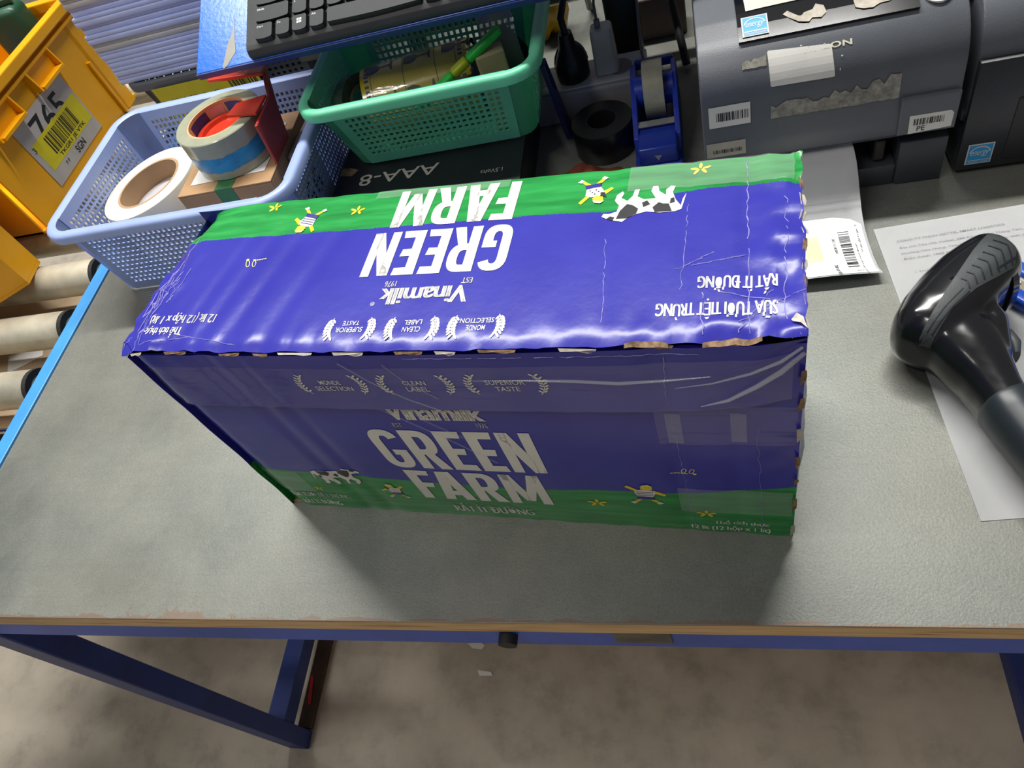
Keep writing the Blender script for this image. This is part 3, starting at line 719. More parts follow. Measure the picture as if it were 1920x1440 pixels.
strip('tape_strip', lambda u, v: S_top(u, v, 0.0009 + 0.0008 * abs(wr(u, v, 70, 2))), steps(0.342, 0.438), steps(0.1140, 0.1365), TAPE_M, 'wrinkled clear tape over the green end of the lid')
strip('tape_strip', lambda u, v: S_top(u, v, 0.0008 + 0.0006 * abs(wr(u, v, 70, 4))), steps(0.162, 0.262), steps(0.1290, 0.1365), TAPE_M)
# glossy tape ropes pulled tight across the flap
g = B()
def rope(pts, r):
    q = []
    for (a, b, l) in pts: q.append(S_flap(a, b, l))
    g.tube(q, r, 6)
rope([(0.258, 0.2155, 0.0016), (0.29, 0.2155, 0.0016), (0.32, 0.2145, 0.0018), (0.345, 0.2120, 0.002), (0.37, 0.2125, 0.002), (0.395, 0.2160, 0.002)], [0.0002, 0.0006, 0.0010, 0.0011, 0.0008, 0.0003])
rope([(0.375, 0.2040, 0.0016), (0.395, 0.2090, 0.002), (0.415, 0.2180, 0.003), (0.43, 0.2260, 0.003), (0.44, 0.2350, 0.002)], [0.0002, 0.0005, 0.0008, 0.0010, 0.0008])
rope([(0.388, 0.1850, 0.0016), (0.403, 0.1900, 0.002), (0.418, 0.2040, 0.003), (0.430, 0.2150, 0.003), (0.441, 0.2290, 0.002)], [0.0003, 0.0010, 0.0014, 0.0016, 0.0012])
rope([(0.175, 0.2350, 0.0014), (0.188, 0.2150, 0.0016), (0.205, 0.1950, 0.0016), (0.225, 0.1810, 0.0016)], 0.0004)
rope([(0.205, 0.2330, 0.0014), (0.214, 0.2120, 0.0016), (0.228, 0.1950, 0.0016)], 0.0003)
g.obj('tape_wrinkles', tape_mat('tape_rope', 0.22, 0.10, '#e8eaee', 0.0), ct, 60, 'shiny pulled wrinkles in the packing tape')
g = B(); g.tube([S_front(a, b, 0.0012) for a, b in ((0.172, 0.178), (0.190, 0.160), (0.215, 0.135), (0.240, 0.105))], 0.00035, 5); g.tube([S_front(a, b, 0.0012) for a, b in ((0.195, 0.178), (0.205, 0.160), (0.225, 0.140))], 0.0003, 5)
g.obj('tape_wrinkles', tape_mat('tape_rope_thin', 0.15, 0.10, '#e8eaee', 0.0), ct, 60)

# ================================================================== perforated plastic baskets
def rrect(W, D, r, n=6):
    """rounded rectangle path: list of (x, y, nx, ny)"""
    P = []
    for cx, cy, a0 in ((W / 2 - r, D / 2 - r, 0), (-W / 2 + r, D / 2 - r, pi / 2), (-W / 2 + r, -D / 2 + r, pi), (W / 2 - r, -D / 2 + r, 1.5 * pi)):
        for k in range(n + 1):
            a = a0 + pi / 2 * k / n; P.append((cx + r * cos(a), cy + r * sin(a), cos(a), sin(a)))
    return P
def basket(name, label, loc, rotz, W, D, H, w, d, r, m, nx, ny, nv, mu, mv, lip=0.013, bar=0.38, group=None):
    t = thing(name, label, 'basket', loc, rotz, group); rt, rb = r, r * 0.8; fz = 0.003
    hW, hD, hw, hd = W / 2, D / 2, w / 2, d / 2
    for s in (-1, 1):
        B().lattice((s * (hw - rb) * -1, s * hd, fz), (s * (hw - rb), s * hd, fz), (s * (hW - rt), s * hD, H), (-s * (hW - rt), s * hD, H), nx, nv, mu, mv, bar).obj('wall', m, t)
        B().lattice((s * hw, s * (hd - rb), fz), (s * hw, -s * (hd - rb), fz), (s * hW, -s * (hD - rt), H), (s * hW, s * (hD - rt), H), ny, nv, mu, mv, bar).obj('wall', m, t)
    top, bot = rrect(W, D, rt), rrect(w, d, rb); n = 7
    for q in range(4):
        g = B(); g.grid(lambda i, k: (Vector((*bot[int(i)][:2], fz)) * (1 - k) + Vector((*top[int(i)][:2], H)) * k), list(range(q * n, q * n + n)), [0, 0.33, 0.66, 1.0], thick=0.0018)
        g.obj('corner', m, t, 60)
    g = B(); sec = [(0.001, -0.011), (0.0, 0.0), (lip * 0.3, 0.0022), (lip * 0.75, 0.0018), (lip, -0.001), (lip, -0.010), (lip - 0.002, -0.011), (lip - 0.002, -0.003), (0.003, -0.002)]
    rings = [[(x + a * o_, y + b * o_, H + z) for o_, z in sec] for x, y, a, b in top + top[:1]]
    g.loft(rings, cap=False); g.obj('rim', m, t, 50)
    B().lattice((-hw + rb * .4, -hd + rb * .4, 0.0015), (hw - rb * .4, -hd + rb * .4, 0.0015), (hw - rb * .4, hd - rb * .4, 0.0015), (-hw + rb * .4, hd - rb * .4, 0.0015), max(6, nx * 2 // 3), max(6, ny * 2 // 3), 0.03, 0.03, 0.45, 0.003).obj('floor_grid', m, t)
    return t
LAV = plain('lavender_plastic', '#9aade0', 0.38, 0, 0.05, 12, spec=0.5)
MINT = plain('mint_plastic', '#6ad0a4', 0.36, 0, 0.05, 12)
GREYP = plain('dark_grey_plastic', '#5a5e66', 0.5, 0, 0.08, 14)
bb = basket('plastic_basket', 'lavender blue perforated plastic basket holding tape rolls', (-0.200, 0.5325, HT), 0.0, 0.314, 0.229, 0.118, 0.298, 0.203, 0.026, LAV, 34, 24, 12, 0.03, 0.10)
WHITE_PL = plain('white_label', '#dcdbd8', 0.6, 0, 0.03); YEL_L = plain('yellow_label', '#d8c81c', 0.55, 0, 0.05); INK = plain('label_ink', '#1b1b1d', 0.6)
m = frame((-0.200 + 0.1530, 0.0, HT + 0.06), (0, 1, 0), (0.08, 0, 1))
P = Print(); P.rect(0.435, -0.048, 0.535, 0.030, 0); P.rect(0.435, -0.048, 0.535, -0.014, 1, 0.0002)
P.text('66', 0.490, 0.006, 0.050, 0.034, 2, 0.012, lift=0.0004); P.bars(0.445, -0.040, 0.055, 0.02, 16, 2, 0.0004, 5)
o = P.put('side_label', lambda a, b, l: m @ Vector((a, b, l)) - Vector((-0.2, 0.5325, HT)), [WHITE_PL, YEL_L, INK], bb, 'white and yellow bar code label on the basket end')

gb = basket('plastic_basket', 'mint green perforated plastic basket standing on the black battery box', (0.1065, 0.5975, HT + 0.0500), 0.0, 0.258, 0.170, 0.099, 0.226, 0.122, 0.024, MINT, 24, 16, 9, 0.05, 0.13, 0.012, 0.42)
db = basket('plastic_basket', 'dark grey perforated basket with a yellow label under the tray stack', (-0.265, 0.885, HT), 0.0, 0.310, 0.235, 0.100, 0.285, 0.210, 0.02, GREYP, 26, 18, 8, 0.03, 0.12, 0.010, 0.5)
m = frame((0, 0.7645, HT), (1, 0, 0), (0, -0.1, 1))
P = Print(); P.rect(-0.380, 0.030, -0.205, 0.0935, 0); P.text('IP XD367', -0.318, 0.0655, 0.085, 0.012, 1, 0.012, lift=0.0003); P.bars(-0.255, 0.068, 0.045, 0.022, 16, 1, 0.0003, 3); P.text('JE VTK', -0.32, 0.045, 0.06, 0.010, 1, 0.01, lift=0.0003)
P.put('yellow_label', lambda a, b, l: m @ Vector((a, b, l + 0.003)) - Vector((-0.265, 0.885, HT)), [YEL_L, INK], db, 'yellow bar code label')

# ================================================================== stack of folded plastic trays
TRAY = plain('grey_lavender_sheet', '#bccaff', 0.45, 0, 0.07, 9); TRAY_G = plain('grey_sheet', '#bcbec6', 0.5, 0, 0.10, 14)
def tray(m, k):
    t = thing('folded_tray', '', 'tray', (-0.235, 0.905, HT + 0.1021 + 0.0128 * k))
    dx = random.uniform(-0.003, 0.003); dy = random.uniform(-0.0025, 0.0025)
    B().box((-0.197 + dx, -0.136 + dy, 0.0), (0.197 + dx, 0.136, 0.00725), 0.0006, seg=1).obj('base_sheet', m, t, 50)
    B().box((-0.197 + dx, -0.1355 + dy, 0.0074), (0.197 + dx, 0.136, 0.0128), 0.0006, seg=1).obj('folded_lid', m, t, 50)
    return t
for k in range(11):
    tr = tray(TRAY_G if k in (4, 9, 10) else TRAY, k)
    tag(tr, 'grey plastic folded tray in the stack of lavender trays' if k in (4, 9, 10) else 'lavender folded plastic tray in the stack on the dark basket', 'tray', 'folded trays in the stack')

# ================================================================== yellow crates on the rollers
YEL = plain('yellow_plastic', '#f0a800', 0.36, 0, 0.06, 9)
CRX, CRY0, CRY1, CZ0, CZ1 = -0.612, 0.615, 0.985, 0.735, 0.925
cr = thing('storage_crate', 'yellow plastic crate with the 765 label on its side', 'crate', (-0.79, 0.80, CZ0))
def cc(x, y, z): return (x + 0.79, y - 0.80, z - CZ0)
B().box(cc(CRX - 0.355, CRY0, CZ0), cc(CRX, CRY1, CZ0 + 0.006), 0.001).obj('floor_panel', YEL, cr)
B().box(cc(CRX - 0.004, CRY0 + 0.01, CZ0), cc(CRX, CRY1 - 0.03, CZ1 - 0.01), 0.001).obj('side_wall', YEL, cr)
B().box(cc(CRX - 0.355, CRY0, CZ0), cc(CRX - 0.351, CRY1, CZ1 - 0.01), 0.001).obj('side_wall', YEL, cr)
B().box(cc(CRX - 0.351, CRY0, CZ0), cc(CRX - 0.004, CRY0 + 0.004, CZ1 - 0.01), 0.001).obj('end_wall', YEL, cr)
B().box(cc(CRX - 0.351, CRY1 - 0.004, CZ0), cc(CRX - 0.030, CRY1, CZ1 - 0.01), 0.001).obj('end_wall', YEL, cr)
g = B(); g.prism([cc(CRX, CRY1 - 0.045, 0)[:2], cc(CRX + 0.004, CRY1 - 0.040, 0)[:2], cc(CRX + 0.004, CRY1 - 0.012, 0)[:2], cc(CRX - 0.012, CRY1, 0)[:2], cc(CRX - 0.034, CRY1, 0)[:2], cc(CRX - 0.034, CRY1 - 0.006, 0)[:2], cc(CRX - 0.006, CRY1 - 0.03, 0)[:2]], 0.0, 0.18, 0.001); g.obj('corner_post', YEL, cr)
g = B(); g.box(cc(CRX - 0.004, CRY0 - 0.012, CZ1 - 0.016), cc(CRX + 0.014, CRY1 + 0.012, CZ1), 0.002); g.box(cc(CRX - 0.369, CRY0 - 0.012, CZ1 - 0.016), cc(CRX - 0.351, CRY1 + 0.012, CZ1), 0.002)
g.box(cc(CRX - 0.36, CRY0 - 0.012, CZ1 - 0.016), cc(CRX, CRY0 + 0.006, CZ1), 0.002); g.box(cc(CRX - 0.36, CRY1 - 0.006, CZ1 - 0.016), cc(CRX, CRY1 + 0.012, CZ1), 0.002); g.obj('rim', YEL, cr)
B().box(cc(CRX - 0.001, CRY0 + 0.005, CZ1 - 0.028), cc(CRX + 0.010, CRY1 - 0.01, CZ1 - 0.023), 0.001).obj('ledge', YEL, cr)
for y in (0.665, 0.795):
    g = B(); g.prism([cc(0, y, 0)[1:2] + (CZ1 - 0.024 - CZ0,), cc(0, y + 0.088, 0)[1:2] + (CZ1 - 0.024 - CZ0,), cc(0, y + 0.072, 0)[1:2] + (CZ1 - 0.058 - CZ0,), cc(0, y + 0.010, 0)[1:2] + (CZ1 - 0.058 - CZ0,)], 0, 0.005, 0.0008, M=frame(cc(CRX - 0.001, 0.80, CZ0), (0, 1, 0), (0, 0, 1)))
    g.box(cc(CRX, y + 0.008, CZ1 - 0.060), cc(CRX + 0.017, y + 0.074, CZ1 - 0.054), 0.001)
    for q in (y + 0.004, y + 0.076): g.prism([(0.0, CZ1 - 0.024 - CZ0), (0.010, CZ1 - 0.024 - CZ0), (0.017, CZ1 - 0.058 - CZ0), (0.0, CZ1 - 0.058 - CZ0)], 0, 0.003, M=frame(cc(CRX, q, CZ0), (1, 0, 0), (0, 0, 1)))
    g.obj('handle_pocket', YEL, cr)
for y in (0.70, 0.93):
    B().box(cc(CRX - 0.001, y - 0.0, CZ0 + 0.002), cc(CRX + 0.006, y + 0.007, CZ1 - 0.09), 0.001).obj('rib', YEL, cr) if y > 0.9 else None
m = frame(cc(CRX + 0.0012, 0.80, CZ0), (0, 1, 0), (0, 0, 1))
LBL = plain('grey_white_label', '#b9b1ad', 0.6, 0, 0.04)
P = Print(); a0, a1, b0, b1 = 0.702 - 0.8, 0.862 - 0.8, 0.022, 0.127; P.rect(a0, b0, a1, b1, 0); P.rect(a0 + 0.012, b0 + 0.022, a1 - 0.004, b0 + 0.070, 1, 0.0002)
P.text('765', (a0 + a1) / 2 + 0.002, b1 - 0.030, 0.092, 0.040, 2, 0.012, lift=0.0001); P.text('3', a0 + 0.010, b1 - 0.042, 0.006, 0.009, 2, 0, lift=0.0004)
P.rect(a0 + 0.030, b0 + 0.030, a1 - 0.040, b0 + 0.0665, 1, 0.0003); P.bars(a0 + 0.040, b0 + 0.034, 0.085, 0.030, 26, 2, 0.0005, 11); P.text('TKGR1 JE VTK', (a0 + a1) / 2 + 0.01, b0 + 0.0275, 0.088, 0.008, 2, 0.01, lift=0.0005); P.text('SGN', (a0 + a1) / 2 + 0.012, b0 + 0.012, 0.028, 0.012, 2, 0.015, lift=0.0005); P.text('P P', a0 + 0.048, b0 + 0.014, 0.010, 0.006, 2, 0.0, lift=0.0005)
P.put('number_label', on(m), [LBL, YEL_L, INK], cr, 'creased white label printed 765 with a yellow bar code band')

g = B(); rr = random.Random(4)
def blob(g, c, s, n=10, amp=0.25, seed=0, mi=0):
    def fn(u, v):
        d = Vector((cos(u) * cos(v), sin(u) * cos(v), sin(v))); k = 1 + amp * noise.noise(d * 2.2 + Vector((seed, 0, 0))) + 0.4 * amp * noise.noise(d * 6 + Vector((0, seed, 0)))
        return (c[0] + d.x * s[0] * k, c[1] + d.y * s[1] * k, c[2] + d.z * s[2] * k)
    g.grid(fn, [2 * pi * k / (2 * n) for k in range(2 * n + 1)], [-pi / 2 + pi * k / n for k in range(n + 1)], mi)
blob(g, (0, 0, 0.085), (0.050, 0.060, 0.075), 14, 0.3, 3); o = g.obj('bagged_item', plain('purple_bag', '#7d3aa0', 0.25, 0, 0.15, 10, coat=0.5), None, 50); o.location = (-0.735, 0.835, 0.745)
tag(o, 'crumpled purple plastic bag lying in the yellow crate', 'bag')
g = B(); g.box((-0.035, -0.022, 0), (0.035, 0.022, 0.205), 0.010); g.box((-0.03, -0.004, 0.205), (0.03, 0.004, 0.215), 0.002); o = g.obj('packet', plain('dark_green_pack', '#1d4a35', 0.4), None, 50); o.location = (-0.700, 0.945, 0.742); o.rotation_euler = (0, 0, 0.12)
tag(o, 'dark green packet standing in the yellow crate', 'packet')

c2 = thing('storage_crate', 'empty yellow plastic crate on the rollers beside the light blue rail', 'crate', (-0.75, 0.50, 0.735))
def ring(pts, th):
    c = Vector((sum(p[0] for p in pts) / len(pts), sum(p[1] for p in pts) / len(pts)))
    return [tuple(Vector(p) + (c - Vector(p)).normalized() * th) for p in pts]
FP = [(-0.586 + 0.75, 0.048), (-0.580 + 0.75, 0.002), (-0.668 + 0.75, -0.075), (-0.95 + 0.75, -0.075), (-0.95 + 0.75, 0.085), (-0.64 + 0.75, 0.085)]
g = B(); g.prism(FP, 0.0, 0.006, 0.001); g.obj('floor_panel', YEL, c2)
inn = ring(FP, 0.006)
for k in range(6):
    a, b, a_, b_ = FP[k], FP[(k + 1) % 6], inn[k], inn[(k + 1) % 6]
    g = B(); g.prism([a, b, b_, a_], 0.006, 0.185); g.obj('wall', YEL, c2)
out = ring(FP, -0.012)
for k in range(6):
    g = B(); g.prism([out[k], out[(k + 1) % 6], inn[(k + 1) % 6], inn[k]], 0.185, 0.2); g.obj('rim', YEL, c2)

# ================================================================== things in the lavender basket
BZ = HT + 0.0032
kb = thing('small_carton', 'small brown cardboard box in the lavender basket under the clear tape roll', 'box', (-0.1465, 0.540, BZ))
B().box((-0.0645, -0.067, 0), (0.0645, 0.067, 0.092), 0.001).obj('body', KRAFT, kb)
for s in (-1, 1): B().box((-0.0645, 0.0006 if s > 0 else -0.067, 0.0922), (0.0645, 0.067 if s > 0 else -0.0006, 0.0946), 0.0006).obj('flap', KRAFT, kb)
g = B(); g.prism([(-0.052, -0.050), (0.050, -0.046), (0.052, 0.045), (-0.050, 0.040)], 0.0949, 0.0953); g.obj('paper_label', WHITE_PL, kb)
g = B(); g.box((-0.012, -0.0675, 0.05), (0.012, -0.067, 0.0945)); g.box((-0.012, -0.067, 0.0948), (0.012, -0.05, 0.0952)); g.obj('printed_tape', plain('green_print', '#3c7a4a', 0.4), kb)

TZ = BZ + 0.0955
rl = thing('tape_roll', 'wide clear packing tape roll with a blue band standing on the small brown box', 'tape', (-0.146, 0.541, TZ))
CLEAR = plain('layered_clear_tape', '#b7bba2', 0.22, 0, 0.05, 60, trans=0.25, coat=0.3)
B().lathe([(0.0395, 0.0), (0.0525, 0.0), (0.0535, 0.001), (0.0535, 0.049), (0.0525, 0.05), (0.0395, 0.05)], 56, closed=True).obj('tape_body', CLEAR, rl, 40)
B().lathe([(0.0368, 0.0005), (0.0394, 0.0005), (0.0394, 0.0498), (0.0368, 0.0498)], 56, closed=True).obj('card_core', plain('tan_core', '#c3a578', 0.7), rl, 40)
t = NT('blue_brushed_band'); v = t.coord((60, 60, 160)); t.base(t.ramp(t.noise(v, 1.0, 4), [(0.3, '#1d7fb0'), (0.6, '#2596cc'), (0.8, '#3aa5d2')])); t.rm(0.3)
g = B(); n = 72
def band(u, k): 
    lo = 0.0105 + 0.002 * noise.noise((cos(u) * 9, sin(u) * 9, 1)); hi = 0.030 + 0.0035 * noise.noise((cos(u) * 14, sin(u) * 14, 5)) 
    return (0.0537 * cos(u), 0.0537 * sin(u), lo + (hi - lo) * k)
g.grid(band, [2 * pi * k / n for k in range(n + 1)], [0, 0.5, 1]); g.obj('blue_band', t.m, rl, 60)
for a0, a1, c, nm in ((0.95, 1.75, '#2f56a0', 'blue_print'), (1.85, 2.35, '#c9a0a0', 'pink_print'), (2.45, 3.35, '#27346e', 'navy_print'), (0.55, 0.90, '#c9a0a0', 'pink_print')):
    g = B(); g.grid(lambda u, z: (0.0365 * cos(u), 0.0365 * sin(u), z), [a0 + (a1 - a0) * k / 8 for k in range(9)], [0.004, 0.046])
    if 'pink' not in nm:
        for zz in (0.018, 0.032): g.grid(lambda u, z: (0.0363 * cos(u), 0.0363 * sin(u), z), [a0 + 0.12 + (a1 - a0 - 0.24) * k / 8 for k in range(9)], [zz - 0.0018, zz + 0.0018], 1)
    g.obj(nm, [plain('core_' + nm, c, 0.5), plain('core_line', '#b8bfd8', 0.5)], rl)
RED = plain('red_plastic_gloss', '#d63a22', 0.28, 0, 0.05, 12, coat=0.3)
ds = thing('tape_dispenser', 'red handheld tape dispenser with its hub inside the clear tape roll', 'tape dispenser', (-0.146, 0.541, TZ))
g = B(); g.lathe([(0.0, 0.004), (0.0325, 0.004), (0.0325, 0.030), (0.0355, 0.030), (0.0355, 0.0345), (0.0300, 0.0345), (0.0285, 0.030), (0.0, 0.030)], 48); g.obj('hub', RED, ds, 40)
g = B(); g.prism([(0.020, -0.010), (0.062, -0.018), (0.064, 0.018), (0.026, 0.012)], 0.0515, 0.0550, 0.0008); g.obj('hub_arm', RED, ds)
g = B(); g.prism([(0.026, 0.006), (0.034, 0.010), (0.034, 0.054), (0.026, 0.054)], 0.030, 0.0535); g.obj('arm_root', RED, ds) if False else g.bm.free()
m = frame((0.062, 0.0, 0.0), (0, 1, 0), (0, 0, 1))
g = B(); g.prism([(-0.040, 0.0), (0.010, 0.0), (0.022, 0.030), (0.046, 0.070), (0.038, 0.0735), (0.020, 0.051), (-0.034, 0.049)], 0.0, 0.004, 0.001, M=m); g.obj('side_plate', plain('dark_red_plastic', '#a03025', 0.3, 0, 0.1, 14, coat=0.3), ds, label='tall dark red side plate')
g = B(); g.prism([(-0.012, 0.040), (0.066, 0.030), (0.066, 0.046), (0.045, 0.052), (-0.010, 0.048)], 0.070, 0.0745, 0.0012); g.obj('blade_arm', RED, ds)
g = B(); g.box((0.030, 0.041, 0.0746), (0.037, 0.047, 0.0752)); g.obj('rivet', plain('rivet_steel', '#a9a6a0', 0.3, 0.6), ds)
wr_ = thing('paper_roll', 'large white paper label roll with a brown core lying in the lavender basket', 'roll', (-0.2780, 0.529, BZ - 0.0008))
CREAM = plain('cream_paper', '#e6e0cf', 0.75, 0, 0.03)
tl = Matrix.Rotation(radians(-6), 4, 'Y') @ Matrix.Translation((0, 0, 0.008))
B().lathe([(0.0465, 0.0), (0.0670, 0.0), (0.0675, 0.001), (0.0675, 0.077), (0.0670, 0.078), (0.0465, 0.078)], 64, tl, closed=True).obj('paper_body', CREAM, wr_, 40)
B().lathe([(0.0430, 0.0), (0.0463, 0.0), (0.0463, 0.0782), (0.0430, 0.0782)], 64, tl, closed=True).obj('card_core', plain('brown_core', '#b08f6c', 0.7), wr_, 40)
B().lathe([(0.0, 0.050), (0.0426, 0.050), (0.0426, 0.053), (0.0, 0.053)], 48, tl).obj('core_liner', plain('grey_liner', '#b3b0b4', 0.7), wr_, 40)
g = B(); g.box((-0.008, -0.04, 0), (0.008, 0.04, 0.09), 0.004); o = g.obj('card_packet', plain('grey_packet', '#8d8585', 0.6), None); o.location = (-0.069, 0.560, BZ); o.rotation_euler = (0, 0, -0.06)
tag(o, 'grey cardboard packet squeezed beside the small brown box in the basket', 'packet')

# ================================================================== black battery box and what lies in the mint basket
bx = thing('battery_box', 'flat black AAA-8 battery box lying under the mint green basket', 'box', (0.0875, 0.525, HT))
BLK = plain('black_card', '#1d1e23', 0.38, 0, 0.1, 20)
B().box((-0.1175, -0.085, 0), (0.1175, 0.095, 0.0475), 0.0012).obj('body', BLK, bx)
B().box((-0.1175, -0.085, 0.0476), (0.1175, 0.095, 0.0500), 0.0008).obj('lid', BLK, bx)
P = Print(); P.text('AAA-8', 0.0520 - 0.0875 , 0.5085 - 0.525, 0.102, 0.020, 0, 0.004, rot=pi); 
P.put('lettering', on(Matrix.Translation((0, 0, 0.0504))), plain('grey_white_ink', '#a8a49c', 0.5), bx)
P = Print(); P.text('1.5Volts', 0.170 - 0.0875, 0.4870 - 0.525, 0.026, 0.0065, 0, 0.0, rot=pi); P.put('voltage_lettering', on(Matrix.Translation((0, 0, 0.0504))), MATS['grey_white_ink'], bx)
g = B(); g.poly([(-0.117, 0.0, 0.0503), (-0.100, -0.004, 0.0503), (-0.093, 0.006, 0.0503), (-0.104, 0.012, 0.0503), (-0.117, 0.014, 0.0503)]); g.obj('torn_corner', FLUTE, bx)

GZ = HT + 0.0500 + 0.0035
fr = thing('fragile_tape_roll', 'wide yellow tape roll printed with black wine glasses in the mint basket', 'tape', (0.0905, 0.5915, GZ))
ax = frame((-0.066, -0.006, 0.044), (0.18, -1, 0), (0, 0.0, 1)); R = 0.042; Lr = 0.128
YT = plain('yellow_film', '#d3bd12', 0.18, 0, 0.08, 20, coat=0.6)
ax = Matrix.Translation((-0.064, -0.008, 0.0445)) @ Vector((1, 0.16, 0)).to_track_quat('Z', 'Y').to_matrix().to_4x4()
B().lathe([(0.030, 0), (R, 0), (R, Lr), (0.030, Lr)], 48, ax, closed=True).obj('film_body', YT, fr, 40)
B().lathe([(0.0275, -0.001), (0.0298, -0.001), (0.0298, Lr), (0.0275, Lr)], 40, ax, closed=True).obj('card_core', plain('grey_core', '#b8b4ac', 0.6), fr, 40)
P = Print()
GL = [(-0.0085, 0.0), (-0.0085, 0.0018), (-0.0018, 0.0035), (-0.0016, 0.014), (-0.0065, 0.018), (-0.0085, 0.024), (-0.0070, 0.031), (0.0070, 0.031), (0.0085, 0.024), (0.0065, 0.018), (0.0016, 0.014), (0.0018, 0.0035), (0.0085, 0.0018), (0.0085, 0.0)]
for a in range(6):
    for q in (0.0, 0.046, 0.092):
        P.shape(GL, 0, 0, (0.020 + q + 0.020, 0.022 + a * 0.044), 1.05, pi / 2)
for a in range(46):
    for q in (0.005, 0.118): P.rect(q, a * 0.0057, q + 0.005, a * 0.0057 + 0.0032)
for q in (0.0125, 0.052, 0.0905, 0.115): P.line([(q, 0), (q, 2 * pi * R)], 0.0007)
P.cut(0.003)
P.put('glass_print', lambda a, b, l: ax @ Vector(((R + 0.0003) * cos(b / R + 2.1), (R + 0.0003) * sin(b / R + 2.1), a)), INK, fr)
g = B(); g.lathe([(R + 0.0004, 0.004), (R + 0.003, 0.02), (R + 0.001, 0.05), (R + 0.004, 0.08), (R + 0.001, Lr - 0.004)], 40, ax); g.obj('clear_wrap', tape_mat('wrap_film', 0.10, 0.06, '#e8e8e0', 0.6), fr, 60)
ck = thing('tape_roll', 'dark clear tape roll standing on edge in the corner of the mint basket', 'tape', (0.0125, 0.590, GZ))
ax2 = Matrix.Translation((-0.012, 0.002, 0.040)) @ Vector((1, -0.35, 0.25)).to_track_quat('Z', 'Y').to_matrix().to_4x4()
B().lathe([(0.026, 0), (0.038, 0), (0.038, 0.016), (0.026, 0.016)], 44, ax2, closed=True).obj('tape_body', plain('smoky_tape', '#4c5a4e', 0.2, 0, 0.2, 90, coat=0.4), ck, 40)
B().lathe([(0.0235, 0), (0.0258, 0), (0.0258, 0.016), (0.0235, 0.016)], 40, ax2, closed=True).obj('card_core', plain('brown_core', '#b08f6c', 0.7), ck, 40)
mk = thing('box_cutter', 'green and lime box cutter lying across the mint basket', 'cutter', (0.150, 0.550, GZ + 0.080))
m = Matrix.Rotation(radians(24), 4, 'Z') @ Matrix.Rotation(radians(-22), 4, 'Y')
B().box((-0.058, -0.006, 0), (-0.004, 0.006, 0.009), 0.003, M=m).obj('handle', plain('bright_green', '#2fc447', 0.35), mk, 50)
B().box((-0.004, -0.0065, 0), (0.018, 0.0065, 0.0095), 0.003, M=m).obj('grip', plain('lime_plastic', '#a5b31c', 0.4), mk, 50)
B().box((0.018, -0.006, 0), (0.064, 0.006, 0.009), 0.003, M=m).obj('cap', plain('bright_green', '#2fc447', 0.35), mk, 50)
g = B(); blob(g, (0, 0, 0.0385), (0.026, 0.018, 0.036), 12, 0.2, 8); o = g.obj('dark_bag', plain('black_film', '#17181c', 0.2, 0, 0.1, coat=0.4), None, 50); o.location = (0.186, 0.636, GZ)
tag(o, 'crumpled black plastic bag in the mint green basket', 'bag')
g = B(); g.box((-0.016, -0.010, 0), (0.016, 0.010, 0.092), 0.002); o = g.obj('card_piece', plain('beige_card', '#a89c78', 0.7), None); o.location = (0.186, 0.566, GZ); o.rotation_euler = (0, 0, 0.3)
tag(o, 'small beige card packet standing at the front of the mint basket', 'packet')
g = B()
g.grid(lambda u, w: (u, 0.006 * sin(w * 55) + 0.004 * sin(u * 140), w), [0.005 * k for k in range(9)], [0.006 * k for k in range(21)], thick=0.0008)
o = g.obj('plastic_sleeve', plain('grey_clear_film', '#9fa3a2', 0.15, 0, 0.1, 30, alpha=0.75, coat=0.5), None, 60); o.location = (0.1745, 0.597, GZ); o.rotation_euler = (0, 0, 0.05)
tag(o, 'greyish clear plastic sleeve standing in the mint green basket', 'sleeve')

# ================================================================== raised blue shelf with the keyboard
TILT = radians(25)
M_SH = frame((-0.131, 0.535, 0.965), (1, 0, 0), (0, cos(TILT), sin(TILT)))
sh = thing('keyboard_shelf', 'tilted bright blue metal shelf under the black keyboard', 'shelf', (0, 0, 0)); 
def on_bench(o, m): o.matrix_world = m
BLUE = plain('bright_blue_gloss', '#1f6be0', 0.24, 0, 0.05, 20, 0.14, 200, spec=0.35)
sh.location = (0.15, 0.72, HT)
inv = Matrix.Translation((-0.15, -0.72, -HT))
B().box((0, 0.0002, -0.0065), (0.60, 0.27, 0.0), 0.0006, M=inv @ M_SH).obj('plate', BLUE, sh)
B().box((-0.001, -0.002, -0.0085), (0.601, 0.0002, -0.0002), 0.0006, M=inv @ M_SH).obj('front_edge', plain('navy_edge', '#17357c', 0.4), sh)
g = B(); g.poly([(0.040, 0.0015, 0.0003), (0.050, 0.016, 0.0003), (0.048, 0.034, 0.0003), (0.046, 0.060, 0.0003), (0.0445, 0.040, 0.0003), (0.039, 0.028, 0.0003), (0.036, 0.010, 0.0003), (0.034, 0.002, 0.0003)], M=inv @ M_SH)
g.poly([(0.0398, 0.0013, 0.0003), (0.0338, 0.0018, 0.0003), (0.036, -0.001, 0.0003)], M=inv @ M_SH)
g.obj('peeled_paint', plain('bare_grey', '#8d8b84', 0.5, 0.2), sh, label='bare grey gash where the blue paint has peeled')
GREYM = plain('grey_metal', '#77756f', 0.4, 0.5)
for x in (0.03, 0.44):
    B().box((x - 0.15, 0.755 - 0.72, 0), (x - 0.125, 0.780 - 0.72, 0.302), 0.002).obj('post', GREYM, sh)
    B().box((x - 0.17, 0.735 - 0.72, 0.0), (x - 0.105, 0.80 - 0.72, 0.004), 0.001).obj('foot_plate', GREYM, sh)
B().cyl((-0.12 - 0.15, 0.745 - 0.72, 0.098), (0.46 - 0.15, 0.745 - 0.72, 0.098), 0.011, 16).obj('brace_tube', GREYM, sh, 40)

